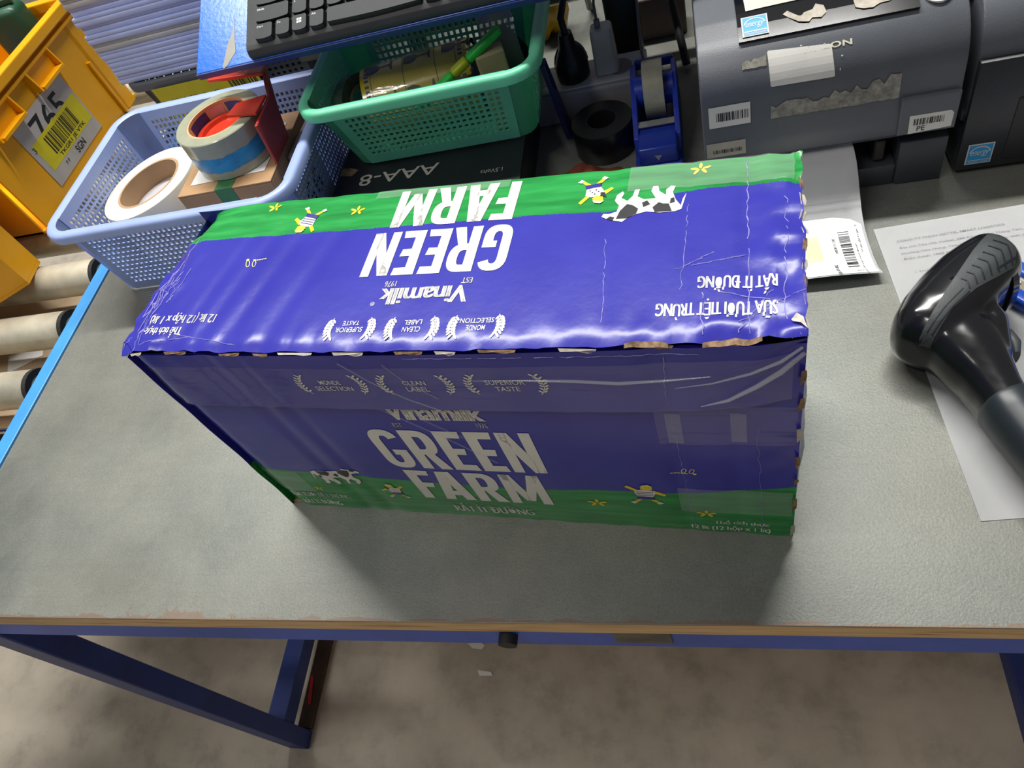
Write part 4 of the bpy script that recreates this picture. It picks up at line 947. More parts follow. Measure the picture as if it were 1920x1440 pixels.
KB = thing('keyboard', 'black computer keyboard lying on the tilted blue shelf', 'keyboard'); KB.matrix_world = M_SH @ Matrix.Translation((0.072, 0.001, -0.0008))
KBODY = plain('keyboard_body', '#444547', 0.55, 0, 0.06, 50, 0.12, 700, spec=0.3); KEY = plain('key_black', '#34363a', 0.5, 0, 0.05, 60, 0.08, 900, spec=0.2); KSIDE = plain('key_side', '#141517', 0.5); LEG = plain('key_legend', '#d8d8d8', 0.5)
g = B()
prof = [(0.0, 0.001), (0.0005, 0.007), (0.004, 0.0115), (0.009, 0.0128), (0.140, 0.0155), (0.143, 0.012), (0.143, 0.001)]
g.prism(prof, 0.0, 0.445, 0.0006, M=frame((0, 0, 0), (0, 1, 0), (0, 0, 1))); g.obj('body', KBODY, KB, 40)
PT = 0.0204
def keyshape(w, d, bow): 
    r = 0.0015; pts = [(r, d), (0, d - r), (0, r * 1.2)]
    for k in range(7):
        s = k / 6; pts.append((s * w if 0 < s < 1 else (r * .6 if s == 0 else w - r * .6), (0.0 if s in (0, 1) else 0.0) - bow * sin(pi * s) * 0.9))
    return pts + [(w, r * 1.2), (w, d - r), (w - r, d)]
def key(x, y, w, leg=None, d=0.0163, bow=0.0014, small=True):
    z0 = 0.0118 + y * 0.0196
    g = B(); big = keyshape(w + 0.0016, d + 0.0018, bow); top_ = keyshape(w, d, bow)
    rb = [(x - 0.0008 + a, y - 0.0012 + b, z0) for a, b in big]; rm_ = [(x + a, y + b, z0 + 0.0068) for a, b in top_]
    g.loft([rb, rm_], 1, cap=False); g.poly(rm_[::-1] if False else rm_, 0); k = g.obj('key', [KEY, KSIDE], KB)
    if leg:
        P = Print()
        if leg == 'WIN':
            for i in (0, 1):
                for j in (0, 1): P.shape([(0, 0), (0.0026, 0.0002 * (i + 1)), (0.0026, 0.0027), (0, 0.0026)], 0, 0, (x + 0.0055 + i * 0.0030, y + 0.0065 + j * 0.0031))
        else:
            h = 0.0024 if len(leg) > 1 else 0.0028; w_ = 0.00175 * len(leg); P.text(leg, x + 0.0022 + w_ / 2, y + d - 0.0034, w_, h, 0, 0.004)
        P.put('legend', lambda a, b, l: Vector((a, b, z0 + 0.0071)), LEG, k)
def row(y, spec):
    for (x, w, l) in spec: key(x, y, w, l)
x0 = 0.0150
row(0.0100, [(x0, 0.0203, 'Ctrl'), (x0 + 0.0250, 0.0160, 'Fn'), (x0 + 0.0447, 0.0163, 'WIN'), (x0 + 0.0652, 0.0160, 'Alt'), (x0 + 0.0855, 0.103, None), (x0 + 0.193, 0.016, 'Alt'), (x0 + 0.2135, 0.016, None), (x0 + 0.234, 0.0203, 'Ctrl')])
xs = [x0 + 0.0445 + PT * k for k in range(10)]
row(0.0300, [(x0, 0.0395, 'Shift')] + [(x, 0.0165, c) for x, c in zip(xs, 'ZXCVBNM,./')])
row(0.0500, [(x0, 0.0300, 'Caps')] + [(x - 0.0100, 0.0165, c) for x, c in zip(xs, 'ASDFGHJKL;')])
row(0.0700, [(x0, 0.0250, 'Tab')] + [(x - 0.0150, 0.0165, c) for x, c in zip(xs, 'QWERTYUIOP')])
row(0.0900, [(x0, 0.0165, '`')] + [(x - 0.0250, 0.0165, c) for x, c in zip(xs, '1234567890')])

for y, first in ((0.0100, None), (0.0300, 0.250), (0.0500, 0.240), (0.0700, 0.235), (0.0900, 0.225)):
    if first: key(x0 + first, y, 0.302 - first - 0.012)
    for k in range(3):
        if y != 0.0500: key(0.3140 + PT * 0.9 * k, y, 0.0150)
    for k in range(4): key(0.3740 + 0.0172 * k, y, 0.0150, '' if y == 0.0100 else '789456123'[(k + 3 * [0.09, 0.07, 0.05, 0.03].index(y)) % 9] if k < 3 else None)

# ================================================================== label printers
PBODY = plain('printer_shell', '#575b62', 0.42, 0, 0.05, 30, 0.15, 900); PDARK = plain('printer_dark', '#191a1d', 0.45); PGLOSS = plain('printer_gloss', '#101216', 0.12, 0, 0.05, coat=0.5)
PLOW = plain('printer_lower', '#383b42', 0.45, 0, 0.05, 30, 0.12, 900)
STK = plain('sticker_white', '#d6d5cf', 0.5, 0, 0.03); STK_B = plain('sticker_blue', '#2f9bd8', 0.4)
def prof_pt(prof, s):
    """point and length along a (y, z) profile"""
    acc = 0
    for (a, b) in zip(prof, prof[1:]):
        l = (Vector(b) - Vector(a)).length
        if s <= acc + l or b == prof[-1]:
            k = (s - acc) / l; p = Vector(a).lerp(Vector(b), k); d = (Vector(b) - Vector(a)) / l; return p, Vector((-d.y, d.x))
        acc += l
def arc(cy, cz, r, a0, a1, n): return [(cy + r * cos(a0 + (a1 - a0) * k / n), cz + r * sin(a0 + (a1 - a0) * k / n)) for k in range(n + 1)]
# front skin seen from the side, from the slot lip up over the rounded nose to the lid
SKIN = [(0.0, 0.062), (0.0005, 0.080), (0.003, 0.105)] + arc(0.052, 0.118, 0.048, pi - 0.15, pi / 2 + 0.28, 9) + [(0.060, 0.1695), (0.12, 0.1745), (0.20, 0.1760)]
def printer(name, label, x, y, W, z=HT):
    t = thing(name, label, 'printer', (x + W / 2, y, z))
    poly = SKIN + [(0.245, 0.1745), (0.258, 0.160), (0.262, 0.05), (0.012, 0.05), (0.012, 0.062)]
    g = B(); g.prism(poly, -W / 2, W / 2, 0.0025, M=frame((0, 0, 0), (0, 1, 0), (0, 0, 1)), seg=2); g.obj('upper_shell', PBODY, t, 32)
    def skin(a, s, l):
        p, n = prof_pt(SKIN, s); return Vector((a - W / 2, p.x + n.x * l, p.y + n.y * l))
    return t, skin
PX, PY, PW = 0.400, 0.424, 0.2155
p1, sk = printer('label_printer', 'grey black label printer with a blank white sticker and bar codes on its front', PX, PY, PW)
hw = PW / 2
g = B(); g.box((-hw + 0.002, 0.004, 0.0), (-hw + 0.014, 0.255, 0.0498), 0.002); g.box((0.066, 0.004, 0.0), (hw - 0.001, 0.255, 0.0498), 0.002); g.box((-hw + 0.014, 0.075, 0.0), (0.066, 0.255, 0.0498), 0.001); g.box((-hw + 0.014, 0.006, 0.0), (0.066, 0.08, 0.024), 0.002)
g.obj('lower_shell', PLOW, p1, 40)
B().box((0.060, -0.0015, 0.0625), (hw - 0.001, 0.004, 0.100), 0.001).obj('corner_cover', PBODY, p1)
B().box((0.046, 0.012, 0.026), (0.056, 0.06, 0.049), 0.002).obj('paper_guide', plain('brown_black', '#2a2522', 0.5), p1)
# lid window: a black glossy plate let into the top
def plate(u0, u1, s0, s1, th, name, m, t, mi=None):
    n = 10; g = B(); g.grid(lambda a, s: sk(a, s, th), [u0, u1], [s0 + (s1 - s0) * k / n for k in range(n + 1)])
    for a in (u0, u1): g.grid(lambda q, s: sk(a, s, th * q), [0, 1], [s0 + (s1 - s0) * k / n for k in range(n + 1)])
    for s in (s0, s1): g.grid(lambda a, q: sk(a, s, th * q), [u0, u1], [0, 1])
    return g.obj(name, m, t)
plate(0.036, 0.1785, 0.1105, 0.262, 0.0035, 'lid_window', PGLOSS, p1)
def stk(nm, build, mats, lab=None, step=0.003, lift=0.0006, par=p1, fn=None):
    P = Print(); build(P); P.cut(step); P.put(nm, (lambda a, s, l: (fn or sk)(a, s, l + lift)), mats, par, lab)
def energy(P, x, y, w, h):
    P.rect(x, y, x + w, y + h, 0); P.rect(x + w * .05, y + h * .05, x + w * .95, y + h * .95, 1, 0.0002)
    P.line([(x + w * (0.5 + 0.40 * cos(a)), y + h * (0.50 + 0.36 * sin(a))) for a in [0.25 + 2.7 * k / 14 for k in range(15)]], h * 0.045, 0, 0.0004)
    P.text('energy', x + w * 0.5, y + h * 0.50, w * 0.70, h * 0.30, 0, 0.0, shear=0.35, lift=0.0004)
    P.line([(x + w * .08, y + h * .20), (x + w * .92, y + h * .20)], h * 0.03, 0, 0.0004)
    P.text('ENERGY STAR', x + w * .5, y + h * .12, w * .75, h * .07, 0, 0.0, lift=0.0004)
WB = [STK, STK_B, INK]
stk('energy_sticker', lambda P: energy(P, 0.0395, 0.1137, 0.0219, 0.0215), WB, 'square blue energy sticker on the lid window', lift=0.0041)
stk('blank_sticker', lambda P: P.shape([(0.060, 0.0708), (0.0615, 0.0700), (0.1115, 0.0692), (0.1125, 0.0700), (0.1100, 0.0950), (0.1085, 0.0962), (0.0595, 0.1000), (0.0585, 0.0990)], 0), WB, 'white sticker with rounded corners')
stk('bar_code_sticker', lambda P: (P.rect(0.006, 0.0394, 0.0425, 0.0605, 0), P.bars(0.0125, 0.0455, 0.028, 0.0085, 22, 2, 0.0003, 21)), WB, 'white bar code sticker')
stk('bar_code_sticker', lambda P: (P.rect(0.002, 0.0080, 0.0376, 0.0235, 0), P.bars(0.008, 0.012, 0.026, 0.004, 22, 2, 0.0003, 22)), [plain('old_sticker', '#aaa396', 0.6), STK_B, INK], 'stained bar code sticker')
stk('bar_code_sticker', lambda P: (P.shape([(0.1765, 0.0015), (0.2110, 0.0035), (0.2114, 0.0170), (0.2085, 0.0205), (0.205, 0.0190), (0.203, 0.0215), (0.1762, 0.0210)], 0), P.bars(0.1800, 0.0100, 0.024, 0.0065, 18, 2, 0.0003, 23), P.text('PE', 0.1865, 0.0063, 0.0065, 0.0048, 2, 0, lift=0.0003)), WB, 'white PE bar code sticker with a torn corner', lift=0.0022)
def ragged(P, x0, y0, x1, y1, seed, n=18, depth=0.35, mi=0):
    r = random.Random(seed); lo = [(x0 + (x1 - x0) * k / n, y0 + (y1 - y0) * 0.05 * r.random()) for k in range(n + 1)]
    hi = [(x0 + (x1 - x0) * k / n, y1 - (y1 - y0) * depth * (r.random() if 0 < k < n else 0.2) - (y1 - y0) * 0.35 * (1 - k / n)) for k in range(n, -1, -1)]
    P.shape(lo + hi, mi)
GLUE = plain('glue_residue', '#8f8c82', 0.7, 0, 0.25, 180)
stk('glue_residue', lambda P: ragged(P, 0.0600, 0.0385, 0.1655, 0.0635, 5, 24), GLUE, 'ragged grey patch left by a torn off label')
stk('glue_residue', lambda P: ragged(P, 0.0370, 0.0880, 0.0575, 0.0985, 8, 8), GLUE)
stk('glue_residue', lambda P: P.shape([(0.074, 0.1300), (0.078, 0.1255), (0.086, 0.1185), (0.094, 0.1170), (0.097, 0.1200), (0.104, 0.1185), (0.1085, 0.1230), (0.107, 0.1310), (0.101, 0.1345), (0.098, 0.1290), (0.091, 0.1275), (0.088, 0.1235), (0.083, 0.1280), (0.078, 0.1330)], 0), plain('pale_residue', '#b5ada0', 0.7, 0, 0.15, 150), lift=0.0041)
stk('glue_residue', lambda P: P.shape([(0.130, 0.1330), (0.1310, 0.1215), (0.137, 0.1185), (0.144, 0.1180), (0.150, 0.1210), (0.158, 0.1215), (0.166, 0.1300), (0.155, 0.1340), (0.145, 0.136), (0.138, 0.134)], 0), plain('pale_residue', '#b5ada0', 0.7, 0, 0.15, 150), lift=0.0041)
stk('paper_label', lambda P: (P.shape([(0.0443, 0.1417), (0.058, 0.1425), (0.094, 0.1432), (0.100, 0.150), (0.100, 0.178), (0.043, 0.178)], 0), P.bars(0.060, 0.158, 0.03, 0.008, 16, 2, 0.0003, 9)), [plain('old_paper', '#cfc8bd', 0.6), STK_B, INK], lift=0.0041)
stk('maker_lettering', lambda P: (P.text('LON', 0.1150, 0.0948, 0.0225, 0.0048, 0, 0.03, 1.05), [P.ell(0.089 + 0.0016 * k, 0.0945 + 0.0022 * ((k * 7) % 5 - 2) * .5, 0.0005, 0.0004, k, 0, 0, 6) for k in range(9)]), plain('cream_paint', '#d8d3c0', 0.5), 'worn cream maker lettering')
stk('paint_chips', lambda P: [P.ell(*q, 0, 0, 0, 7) for q in ((0.118, 0.085, 0.0009, 0.0007), (0.1165, 0.0745, 0.0005, 0.0012), (0.086, 0.099, 0.0009, 0.0006))], plain('chip_white', '#d9dad5', 0.4))
g = B(); g.lathe([(0.0088, 0.0), (0.0112, 0.0), (0.0112, 0.0012), (0.0088, 0.0012)], 32, Matrix.Translation(sk(0.1945, 0.1225, 0.0003)) @ Matrix.Rotation(0.15, 4, 'X'), closed=True); g.obj('button_ring', plain('white_ring', '#cfd0d0', 0.4), p1, 40)
p2, sk2 = printer('label_printer', 'dark label printer with only a blue energy sticker on its front', 0.6255, 0.432, 0.2155)
B().box((-hw + 0.001, 0.002, 0.0), (hw - 0.001, 0.255, 0.0498), 0.003).obj('lower_shell', PLOW, p2, 40)
g = B(); g.box((-hw + 0.0005, -0.002, 0.004), (hw - 0.0005, 0.006, 0.118), 0.002); g.obj('front_door', plain('printer_front', '#26282d', 0.4, 0, 0.05, 30, 0.1, 800), p2, 40)
g = B(); g.box((-hw + 0.038, -0.003, 0.012), (hw - 0.03, 0.0, 0.078), 0.001); g.obj('slot_cover', PDARK, p2)
m = frame((-hw, -0.0024, 0), (1, 0, 0), (0, 0, 1)); P = Print(); energy(P, 0.0078, 0.0110, 0.0215, 0.0228); P.put('energy_sticker', on(m), WB, p2, 'square blue energy sticker')
B().cyl((-hw - 0.001, 0.05, 0.150), (-hw + 0.004, 0.05, 0.150), 0.006, 16).obj('hinge_cap', PDARK, p2, 40)

# ================================================================== paper on the bench
PAPER = plain('office_paper', '#e9eaec', 0.75, 0, 0.015); PINK = plain('pencil_grey_ink', '#8d8f95', 0.7)
def arc_strip(u): return u
lb = thing('label_strip', 'white label strip with a bar code hanging out of the grey printer', 'paper', (0.4865, 0.424, HT))
PATH = [(0.013, 0.0560), (0.0, 0.0545), (-0.012, 0.049), (-0.022, 0.038), (-0.031, 0.025), (-0.041, 0.013), (-0.054, 0.0055), (-0.07, 0.0025), (-0.09, 0.0018), (-0.105, 0.004), (-0.117, 0.010)]
def path_at(s):
    acc = 0
    for a, b in zip(PATH, PATH[1:]):
        l = (Vector(b) - Vector(a)).length
        if s <= acc + l or b == PATH[-1]:
            k = (s - acc) / l; return Vector(a).lerp(Vector(b), k)
        acc += l
PL = sum((Vector(b) - Vector(a)).length for a, b in zip(PATH, PATH[1:]))
def on_strip(a, s, l):
    p = path_at(clamp(s, 0, PL)); k = clamp((s - 0.10) / 0.06)
    return Vector((a + 0.010 * clamp(s / PL), p.x, p.y + l + 0.004 * k * cos(a * 30)))
g = B(); g.grid(lambda a, s: on_strip(a, s, 0.0), [-0.050 + 0.012 * k for k in range(9)], [PL * k / 36 for k in range(37)], thick=0.00025); g.obj('backing_paper', PAPER, lb, 60)
P = Print(); P.shape([(-0.046, 0.0740), (0.02, 0.0745), (0.035, 0.078), (0.0435, 0.084), (0.0435, PL - 0.002), (-0.046, PL - 0.002)], 0)
P.rect(-0.02, 0.092, 0.004, 0.124, 3, 0.0002)
def vt(P, s, cx, cy, L, h, off): P.text(s, cx, cy, L, h, 2, off, rot=pi / 2, lift=0.0003)
vt(P, 'Thùng 12 hộp sữa TT', 0.0385, 0.100, 0.032, 0.0022, 0.006); vt(P, 'Vinamilk Green Farm rất ít đường', 0.0345, 0.128, 0.048, 0.0020, 0.006); P.bars(0.0215, 0.090, 0.0095, 0.046, 24, 2, 0.0003, 31, True)
vt(P, 'BC1018284', 0.0165, 0.106, 0.018, 0.0024, 0.006); vt(P, '28-08-2025', 0.0120, 0.142, 0.022, 0.0028, 0.014); P.text('BELL', 0.030, PL - 0.008, 0.006, 0.002, 2, 0.01, lift=0.0003)
P.cut(0.006); P.put('printed_label', lambda a, s, l: on_strip(a, s, l + 0.0006), [PAPER, STK_B, INK, plain('yellowed_tape', '#e0dba8', 0.5)], lb, 'printed bar code label at the end of the strip')

A4 = thing('document', 'white printed document sheet lying under the barcode scanner', 'paper', (0.6605, 0.229, HT), math.atan2(-0.297, 0.019) + pi / 2)
g = B(); g.grid(lambda a, b: (a, b, 0.0004 + 0.0010 * (0.5 + 0.5 * sin(b * 14 + a * 6))), [-0.105 + 0.03 * k for k in range(8)], [-0.1488 + 0.0297 * k for k in range(11)], thick=0.0002); g.obj('sheet', PAPER, A4, 60)
P = Print()
L = [('CÔNG TY TNHH VIETTEL SMART LOGISTICS', -0.090, 0.128, 0.088), ('Địa chỉ: Tòa nhà Viettel, 285 Cách Mạng Tháng Tám,', -0.090, 0.119, 0.100), ('Phường Hòa Hưng, Thành phố Hồ Chí Minh, Việt Nam', -0.090, 0.112, 0.106), ('Điện thoại: 1900 8079', -0.090, 0.105, 0.044),
     ('I. THÔNG TIN NHẬN HÀNG', -0.085, 0.088, 0.055), ('Ngày nhập hàng', -0.052, 0.078, 0.032), ('27-08-2025', -0.045, 0.068, 0.024), ('Người nhận', 0.040, 0.090, 0.026), ('II. THÔNG TIN ĐƠN HÀNG', -0.085, 0.044, 0.058), ('Hàng hóa nhập kho', -0.085, 0.035, 0.042), ('STT', -0.082, 0.027, 0.009), ('SKU', -0.078, 0.013, 0.010),
     ('Sữa tươi tiệt trùng', 0.018, 0.018, 0.040), ('12 Thùng', 0.024, 0.010, 0.022), ('Người giao hàng', 0.02, -0.02, 0.03)]
for s, x, y, w in L: P.text(s, x + w / 2, y, w, 0.0030, 0, 0.004)
P.cut(0.01); P.put('printed_lines', lambda a, b, l: Vector((a, b, 0.0009 + 0.0010 * (0.5 + 0.5 * sin(b * 14 + a * 6)))), PINK, A4)

cb = thing('utility_knife', 'blue utility knife with a worn brown blade lying under the scanner', 'knife', (0.632, 0.290, HT + 0.0016), radians(-52))
B().box((-0.005, -0.013, 0.002), (0.10, 0.013, 0.008), 0.001).obj('channel', plain('smoky_clear', '#a79f8d', 0.2, 0.2, coat=0.4), cb)
for s in (-1, 1): B().box((-0.002, s * 0.0125 - 0.006, 0.0), (0.13, s * 0.0125 + 0.006, 0.0125), 0.003).obj('handle_rail', plain('cobalt_plastic', '#2352c4', 0.3), cb, 50)
g = B(); g.prism([(-0.048, 0.012), (-0.018, -0.013), (0.0, -0.013), (0.0, 0.014), (-0.020, 0.016)], 0.004, 0.0055); g.obj('blade', plain('brown_blade', '#9c7d50', 0.4, 0.3, 0.25, 60), cb)
for k in range(5): B().cyl((0.012 + 0.011 * k, 0.0, 0.008), (0.012 + 0.011 * k, 0.0, 0.0092), 0.0022, 10).obj('notch', plain('steel_white', '#d8dad8', 0.3, 0.4), cb)

# ================================================================== barcode scanner lying on its side
GB = plain('scanner_gloss', '#17181c', 0.17, 0, 0.08, 30, coat=0.3); GM = plain('scanner_matt', '#3b4043', 0.5, 0, 0.05, 50, 0.1, 900)
sc = thing('barcode_scanner', 'black handheld barcode scanner lying on its side on the printed document', 'scanner', (0.585, 0.200, HT + 0.0022))
def sl(x, y, z): return Vector((x - 0.585, y - 0.200, z))
def sweep(st, n=20, p=2.5):
    """st: centre (x, y, z), direction angle in plan, half width, half height -> superellipse rings"""
    rings = []
    for (x, y, z, a, w, h) in st:
        nx, ny = -sin(a), cos(a); r_ = []
        for k in range(n):
            q = 2 * pi * k / n; c, s = cos(q), sin(q)
            cx = math.copysign(abs(c) ** (2 / p), c) * w; cz = math.copysign(abs(s) ** (2 / p), s) * h
            r_.append(sl(x + nx * cx, y + ny * cx, z + cz))
        rings.append(r_)
    return rings
HA = math.atan2(0.075, 0.075)
g = B()
g.loft(sweep([(0.5395, 0.2010, 0.036, 0.88, 0.010, 0.014), (0.5425, 0.2050, 0.036, 0.86, 0.0185, 0.024), (0.549, 0.2120, 0.037, 0.84, 0.0240, 0.0305), (0.560, 0.2240, 0.038, 0.82, 0.0275, 0.0340), (0.575, 0.2400, 0.039, 0.80, 0.0290, 0.0355), (0.590, 0.2550, 0.040, 0.76, 0.0285, 0.0360), (0.603, 0.2660, 0.040, 0.70, 0.0265, 0.0365), (0.612, 0.2735, 0.040, 0.64, 0.0240, 0.0350), (0.6175, 0.2775, 0.040, 0.60, 0.0190, 0.0300)]))
g.loft(sweep([(0.568, 0.222, 0.036, -1.15, 0.022, 0.026), (0.574, 0.205, 0.036, -1.15, 0.0260, 0.028), (0.580, 0.190, 0.035, -1.18, 0.0240, 0.027), (0.585, 0.174, 0.034, -1.22, 0.0200, 0.025), (0.5885, 0.158, 0.033, -1.25, 0.0172, 0.0235), (0.5925, 0.142, 0.032, -1.24, 0.0165, 0.0225)]))
g.loft(sweep([(0.596, 0.226, 0.037, -0.6, 0.012, 0.020), (0.600, 0.212, 0.036, -0.9, 0.012, 0.020), (0.597, 0.198, 0.035, -1.1, 0.012, 0.020), (0.596, 0.180, 0.034, -1.2, 0.010, 0.018)]))
raw = bpy.data.objects.new('raw', g.mesh('raw', GB)); COL.objects.link(raw)
md = raw.modifiers.new('r', 'REMESH'); md.mode = 'VOXEL'; md.voxel_size = 0.0020
md = raw.modifiers.new('s', 'SMOOTH'); md.factor = 0.5; md.iterations = 14
dg = bpy.context.evaluated_depsgraph_get(); dg.update(); me = bpy.data.meshes.new_from_object(raw.evaluated_get(dg)); bpy.data.objects.remove(raw)
me.polygons.foreach_set('use_smooth', [True] * len(me.polygons)); me.materials.clear(); me.materials.append(GB)
zmin = min(v.co.z for v in me.vertices)
for v in me.vertices: v.co.z -= zmin
body = bpy.data.objects.new('body', me); COL.objects.link(body); body.parent = sc
bv = BVHTree.FromPolygons([v.co.copy() for v in me.vertices], [list(p.vertices) for p in me.polygons])
def drape(P, name, m, lift=0.0006, step=0.002, lab=None):
    P.cut(step)
    def fn(a, b, l):
        h = bv.ray_cast(Vector((a - 0.585, b - 0.200, 0.3)), Vector((0, 0, -1)))
        z = h[0].z if h[0] else 0.03
        return Vector((a - 0.585, b - 0.200, z + lift + l))
    return P.put(name, fn, m, sc, lab)
P = Print(); P.shape([(0.5425, 0.1985), (0.5505, 0.1945), (0.566, 0.2130), (0.585, 0.2290), (0.602, 0.2395), (0.6165, 0.2500), (0.6205, 0.2655), (0.614, 0.2790), (0.604, 0.2800), (0.5905, 0.2640), (0.570, 0.2360)], 0)
drape(P, 'grip_panel', GM, 0.0004, lab='matt dark grey grip panel')
P = Print()
for k in range(7):
    c = (0.577 + 0.0050 * k, 0.2325 + 0.0045 * k); w = 0.0045 + 0.0010 * k
    P.line([(c[0] - w * 0.2, c[1] + w * 1.1), (c[0] + w * 0.62, c[1] + w * 0.55), (c[0] + w * 0.75, c[1] - w * 0.9)], 0.0011)
P.line([(0.548, 0.2005), (0.562, 0.2160), (0.576, 0.2290)], 0.0009); P.line([(0.551, 0.1985), (0.566, 0.2140), (0.580, 0.2262)], 0.0009)
P.line([(0.602, 0.2445), (0.6185, 0.2565)], 0.0010)
drape(P, 'grip_ridges', plain('ridge_grey', '#22262a', 0.45), 0.0010)
P = Print(); P.ell(0.5705, 0.2395, 0.0018, 0.0008, 0.7); drape(P, 'indicator_light', plain('lamp_dark', '#0c0c10', 0.15), 0.0008)
# handle grip, trigger and reading window
rg = sweep([(0.5905, 0.1500, 0.0335, -1.24, 0.0172, 0.0232), (0.5915, 0.1470, 0.0335, -1.24, 0.0180, 0.0240), (0.5945, 0.1380, 0.033, -1.23, 0.0180, 0.0236), (0.602, 0.1180, 0.0325, -1.20, 0.0185, 0.0232), (0.611, 0.0960, 0.032, -1.18, 0.0190, 0.0230), (0.620, 0.0740, 0.032, -1.17, 0.0190, 0.0228), (0.624, 0.0640, 0.032, -1.17, 0.0150, 0.0190)])
g = B(); g.loft([[p - Vector((0, 0, zmin)) for p in r_] for r_ in rg]); g.obj('handle_grip', plain('slate_rubber', '#262d33', 0.38, 0, 0.05, 40), sc, 50, 'dark slate grey handle end')
g = B(); g.loft([[p - Vector((0, 0, zmin)) for p in r_] for r_ in sweep([(0.603, 0.214, 0.0355, -0.9, 0.004, 0.008), (0.6060, 0.205, 0.0355, -1.0, 0.006, 0.011), (0.6085, 0.196, 0.0355, -1.2, 0.0055, 0.011), (0.6080, 0.1885, 0.0350, -1.6, 0.003, 0.008)], 14)]); g.obj('trigger', GM, sc, 50)
g = B(); g.loft([[p - Vector((0, 0, zmin)) for p in r_] for r_ in sweep([(0.6125, 0.2560, 0.0385, 0.25, 0.0180, 0.026), (0.6190, 0.2565, 0.0385, 0.2, 0.0150, 0.022)], 20)]); g.obj('reading_window', plain('window_glass', '#1a1836', 0.06, 0, 0.1, coat=1.0), sc, 50)

# ================================================================== things behind the carton
dsp = thing('tape_dispenser', 'blue desk tape dispenser holding a clear tape roll beside the printer', 'tape dispenser', (0.352, 0.565, HT))
DB = plain('deep_blue_plastic', '#20379c', 0.32, 0, 0.06, 14)
B().box((-0.026, -0.070, 0), (0.026, 0.075, 0.014), 0.003).obj('base', DB, dsp, 50)
B().box((-0.0215, -0.068, 0.014), (0.0215, -0.022, 0.036), 0.003).obj('nose', DB, dsp, 50)
for s in (-1, 1):
    g = B(); g.prism([(-0.050, 0.012), (0.072, 0.012), (0.070, 0.052), (0.050, 0.064), (0.020, 0.066), (-0.02, 0.048), (-0.045, 0.034)], -0.003, 0.003, 0.001, M=frame((s * 0.0225, 0, 0), (0, 1, 0), (0, 0, 1))); g.obj('side_wall', DB, dsp)
B().box((-0.022, 0.060, 0.05), (0.022, 0.068, 0.060), 0.002).obj('back_bar', DB, dsp)
g = B(); g.box((-0.0195, -0.030, 0.036), (0.0195, -0.024, 0.040)); g.box((-0.0195, -0.034, 0.0395), (0.0195, -0.024, 0.0405)); g.obj('cutter_blade', plain('blade_steel', '#c9cac6', 0.25, 0.8), dsp)
g = B(); g.poly([(-0.004, -0.0685, 0.027), (0.004, -0.0685, 0.027), (0.0, -0.0685, 0.020)]); g.obj('arrow_mark', plain('arrow_grey', '#8c92a5', 0.5), dsp)
g = B(); g.lathe([(0.018, -0.011), (0.032, -0.011), (0.032, 0.011), (0.018, 0.011)], 36, Matrix.Translation((0, 0.018, 0.050)) @ Matrix.Rotation(pi / 2, 4, 'Y'), closed=True)
g.obj('tape_roll', plain('clear_roll', '#9b9a86', 0.2, 0.0, 0.1, 60, coat=0.5), dsp, 40)
B().cyl((-0.021, 0.018, 0.050), (0.021, 0.018, 0.050), 0.017, 24).obj('spindle', DB, dsp, 40)

br = thing('tape_roll', 'black tape roll lying flat on the bench behind the carton', 'tape', (0.290, 0.563, HT))
B().lathe([(0.019, 0.0), (0.035, 0.0), (0.0355, 0.001), (0.0355, 0.037), (0.035, 0.038), (0.019, 0.038)], 48, closed=True).obj('tape_body', plain('black_tape', '#121316', 0.3), br, 40)
B().lathe([(0.0165, 0.0), (0.0188, 0.0), (0.0188, 0.038), (0.0165, 0.038)], 40, closed=True).obj('core', plain('dark_core', '#1c1c1e', 0.6), br, 40)
g = B()
def cloth(u, v): 
    r_ = sqrt((u / 0.06) ** 2 + (v / 0.035) ** 2); h = 0.034 * max(0, 1 - r_ ** 2) ** 0.6 + 0.006 * noise.noise((u * 60, v * 60, 2)) + 0.004 * sin(u * 160 + v * 60)
    return (u, v, max(0.0008, h))
g.grid(cloth, [-0.06 + 0.004 * k for k in range(31)], [-0.035 + 0.0035 * k for k in range(21)], thick=-0.0006)
o = g.obj('cleaning_cloth', plain('rust_cloth', '#a4553f', 0.95, 0, 0.15, 80, 0.8, 700), None, 70); o.location = (0.268, 0.478, HT); tag(o, 'crumpled rust brown cloth on the bench behind the carton', 'cloth')

ps = thing('power_strip', 'grey white power strip with plugs behind the black tape roll', 'power strip', (0.285, 0.650, HT))
PSG = plain('strip_grey', '#a4a29c', 0.35, 0, 0.05)
B().box((-0.10, -0.030, 0), (0.058, 0.032, 0.042), 0.004).obj('body', PSG, ps, 50)
B().box((-0.10, -0.026, 0.042), (0.058, 0.028, 0.0445), 0.0015).obj('top_cover', plain('strip_top', '#d6d2c6', 0.3), ps)
for k in range(3): B().cyl((-0.075 + 0.05 * k, 0.001, 0.0445), (-0.075 + 0.05 * k, 0.001, 0.0452), 0.016, 24).obj('socket', plain('socket_grey', '#8b897f', 0.4), ps, 40)
ZP = HT + 0.0455
ad = thing('charger', 'white phone charger with a grey cable plugged into the power strip', 'charger', (0.297, 0.650, ZP))
g = B(); g.loft([[(x * w, y * w * 0.8, z) for x, y, _, _ in rrect(0.026, 0.030, 0.006, 3)] for z, w in ((0.0, 1.08), (0.045, 0.98), (0.051, 0.96), (0.053, 0.88))]); g.obj('body', plain('charger_white', '#cfcabb', 0.35), ad, 40)
B().cyl((-0.003, 0, 0.053), (-0.003, 0, 0.062), 0.0035, 12).obj('cable_boot', plain('grey_boot', '#7f7d76', 0.5), ad, 40)
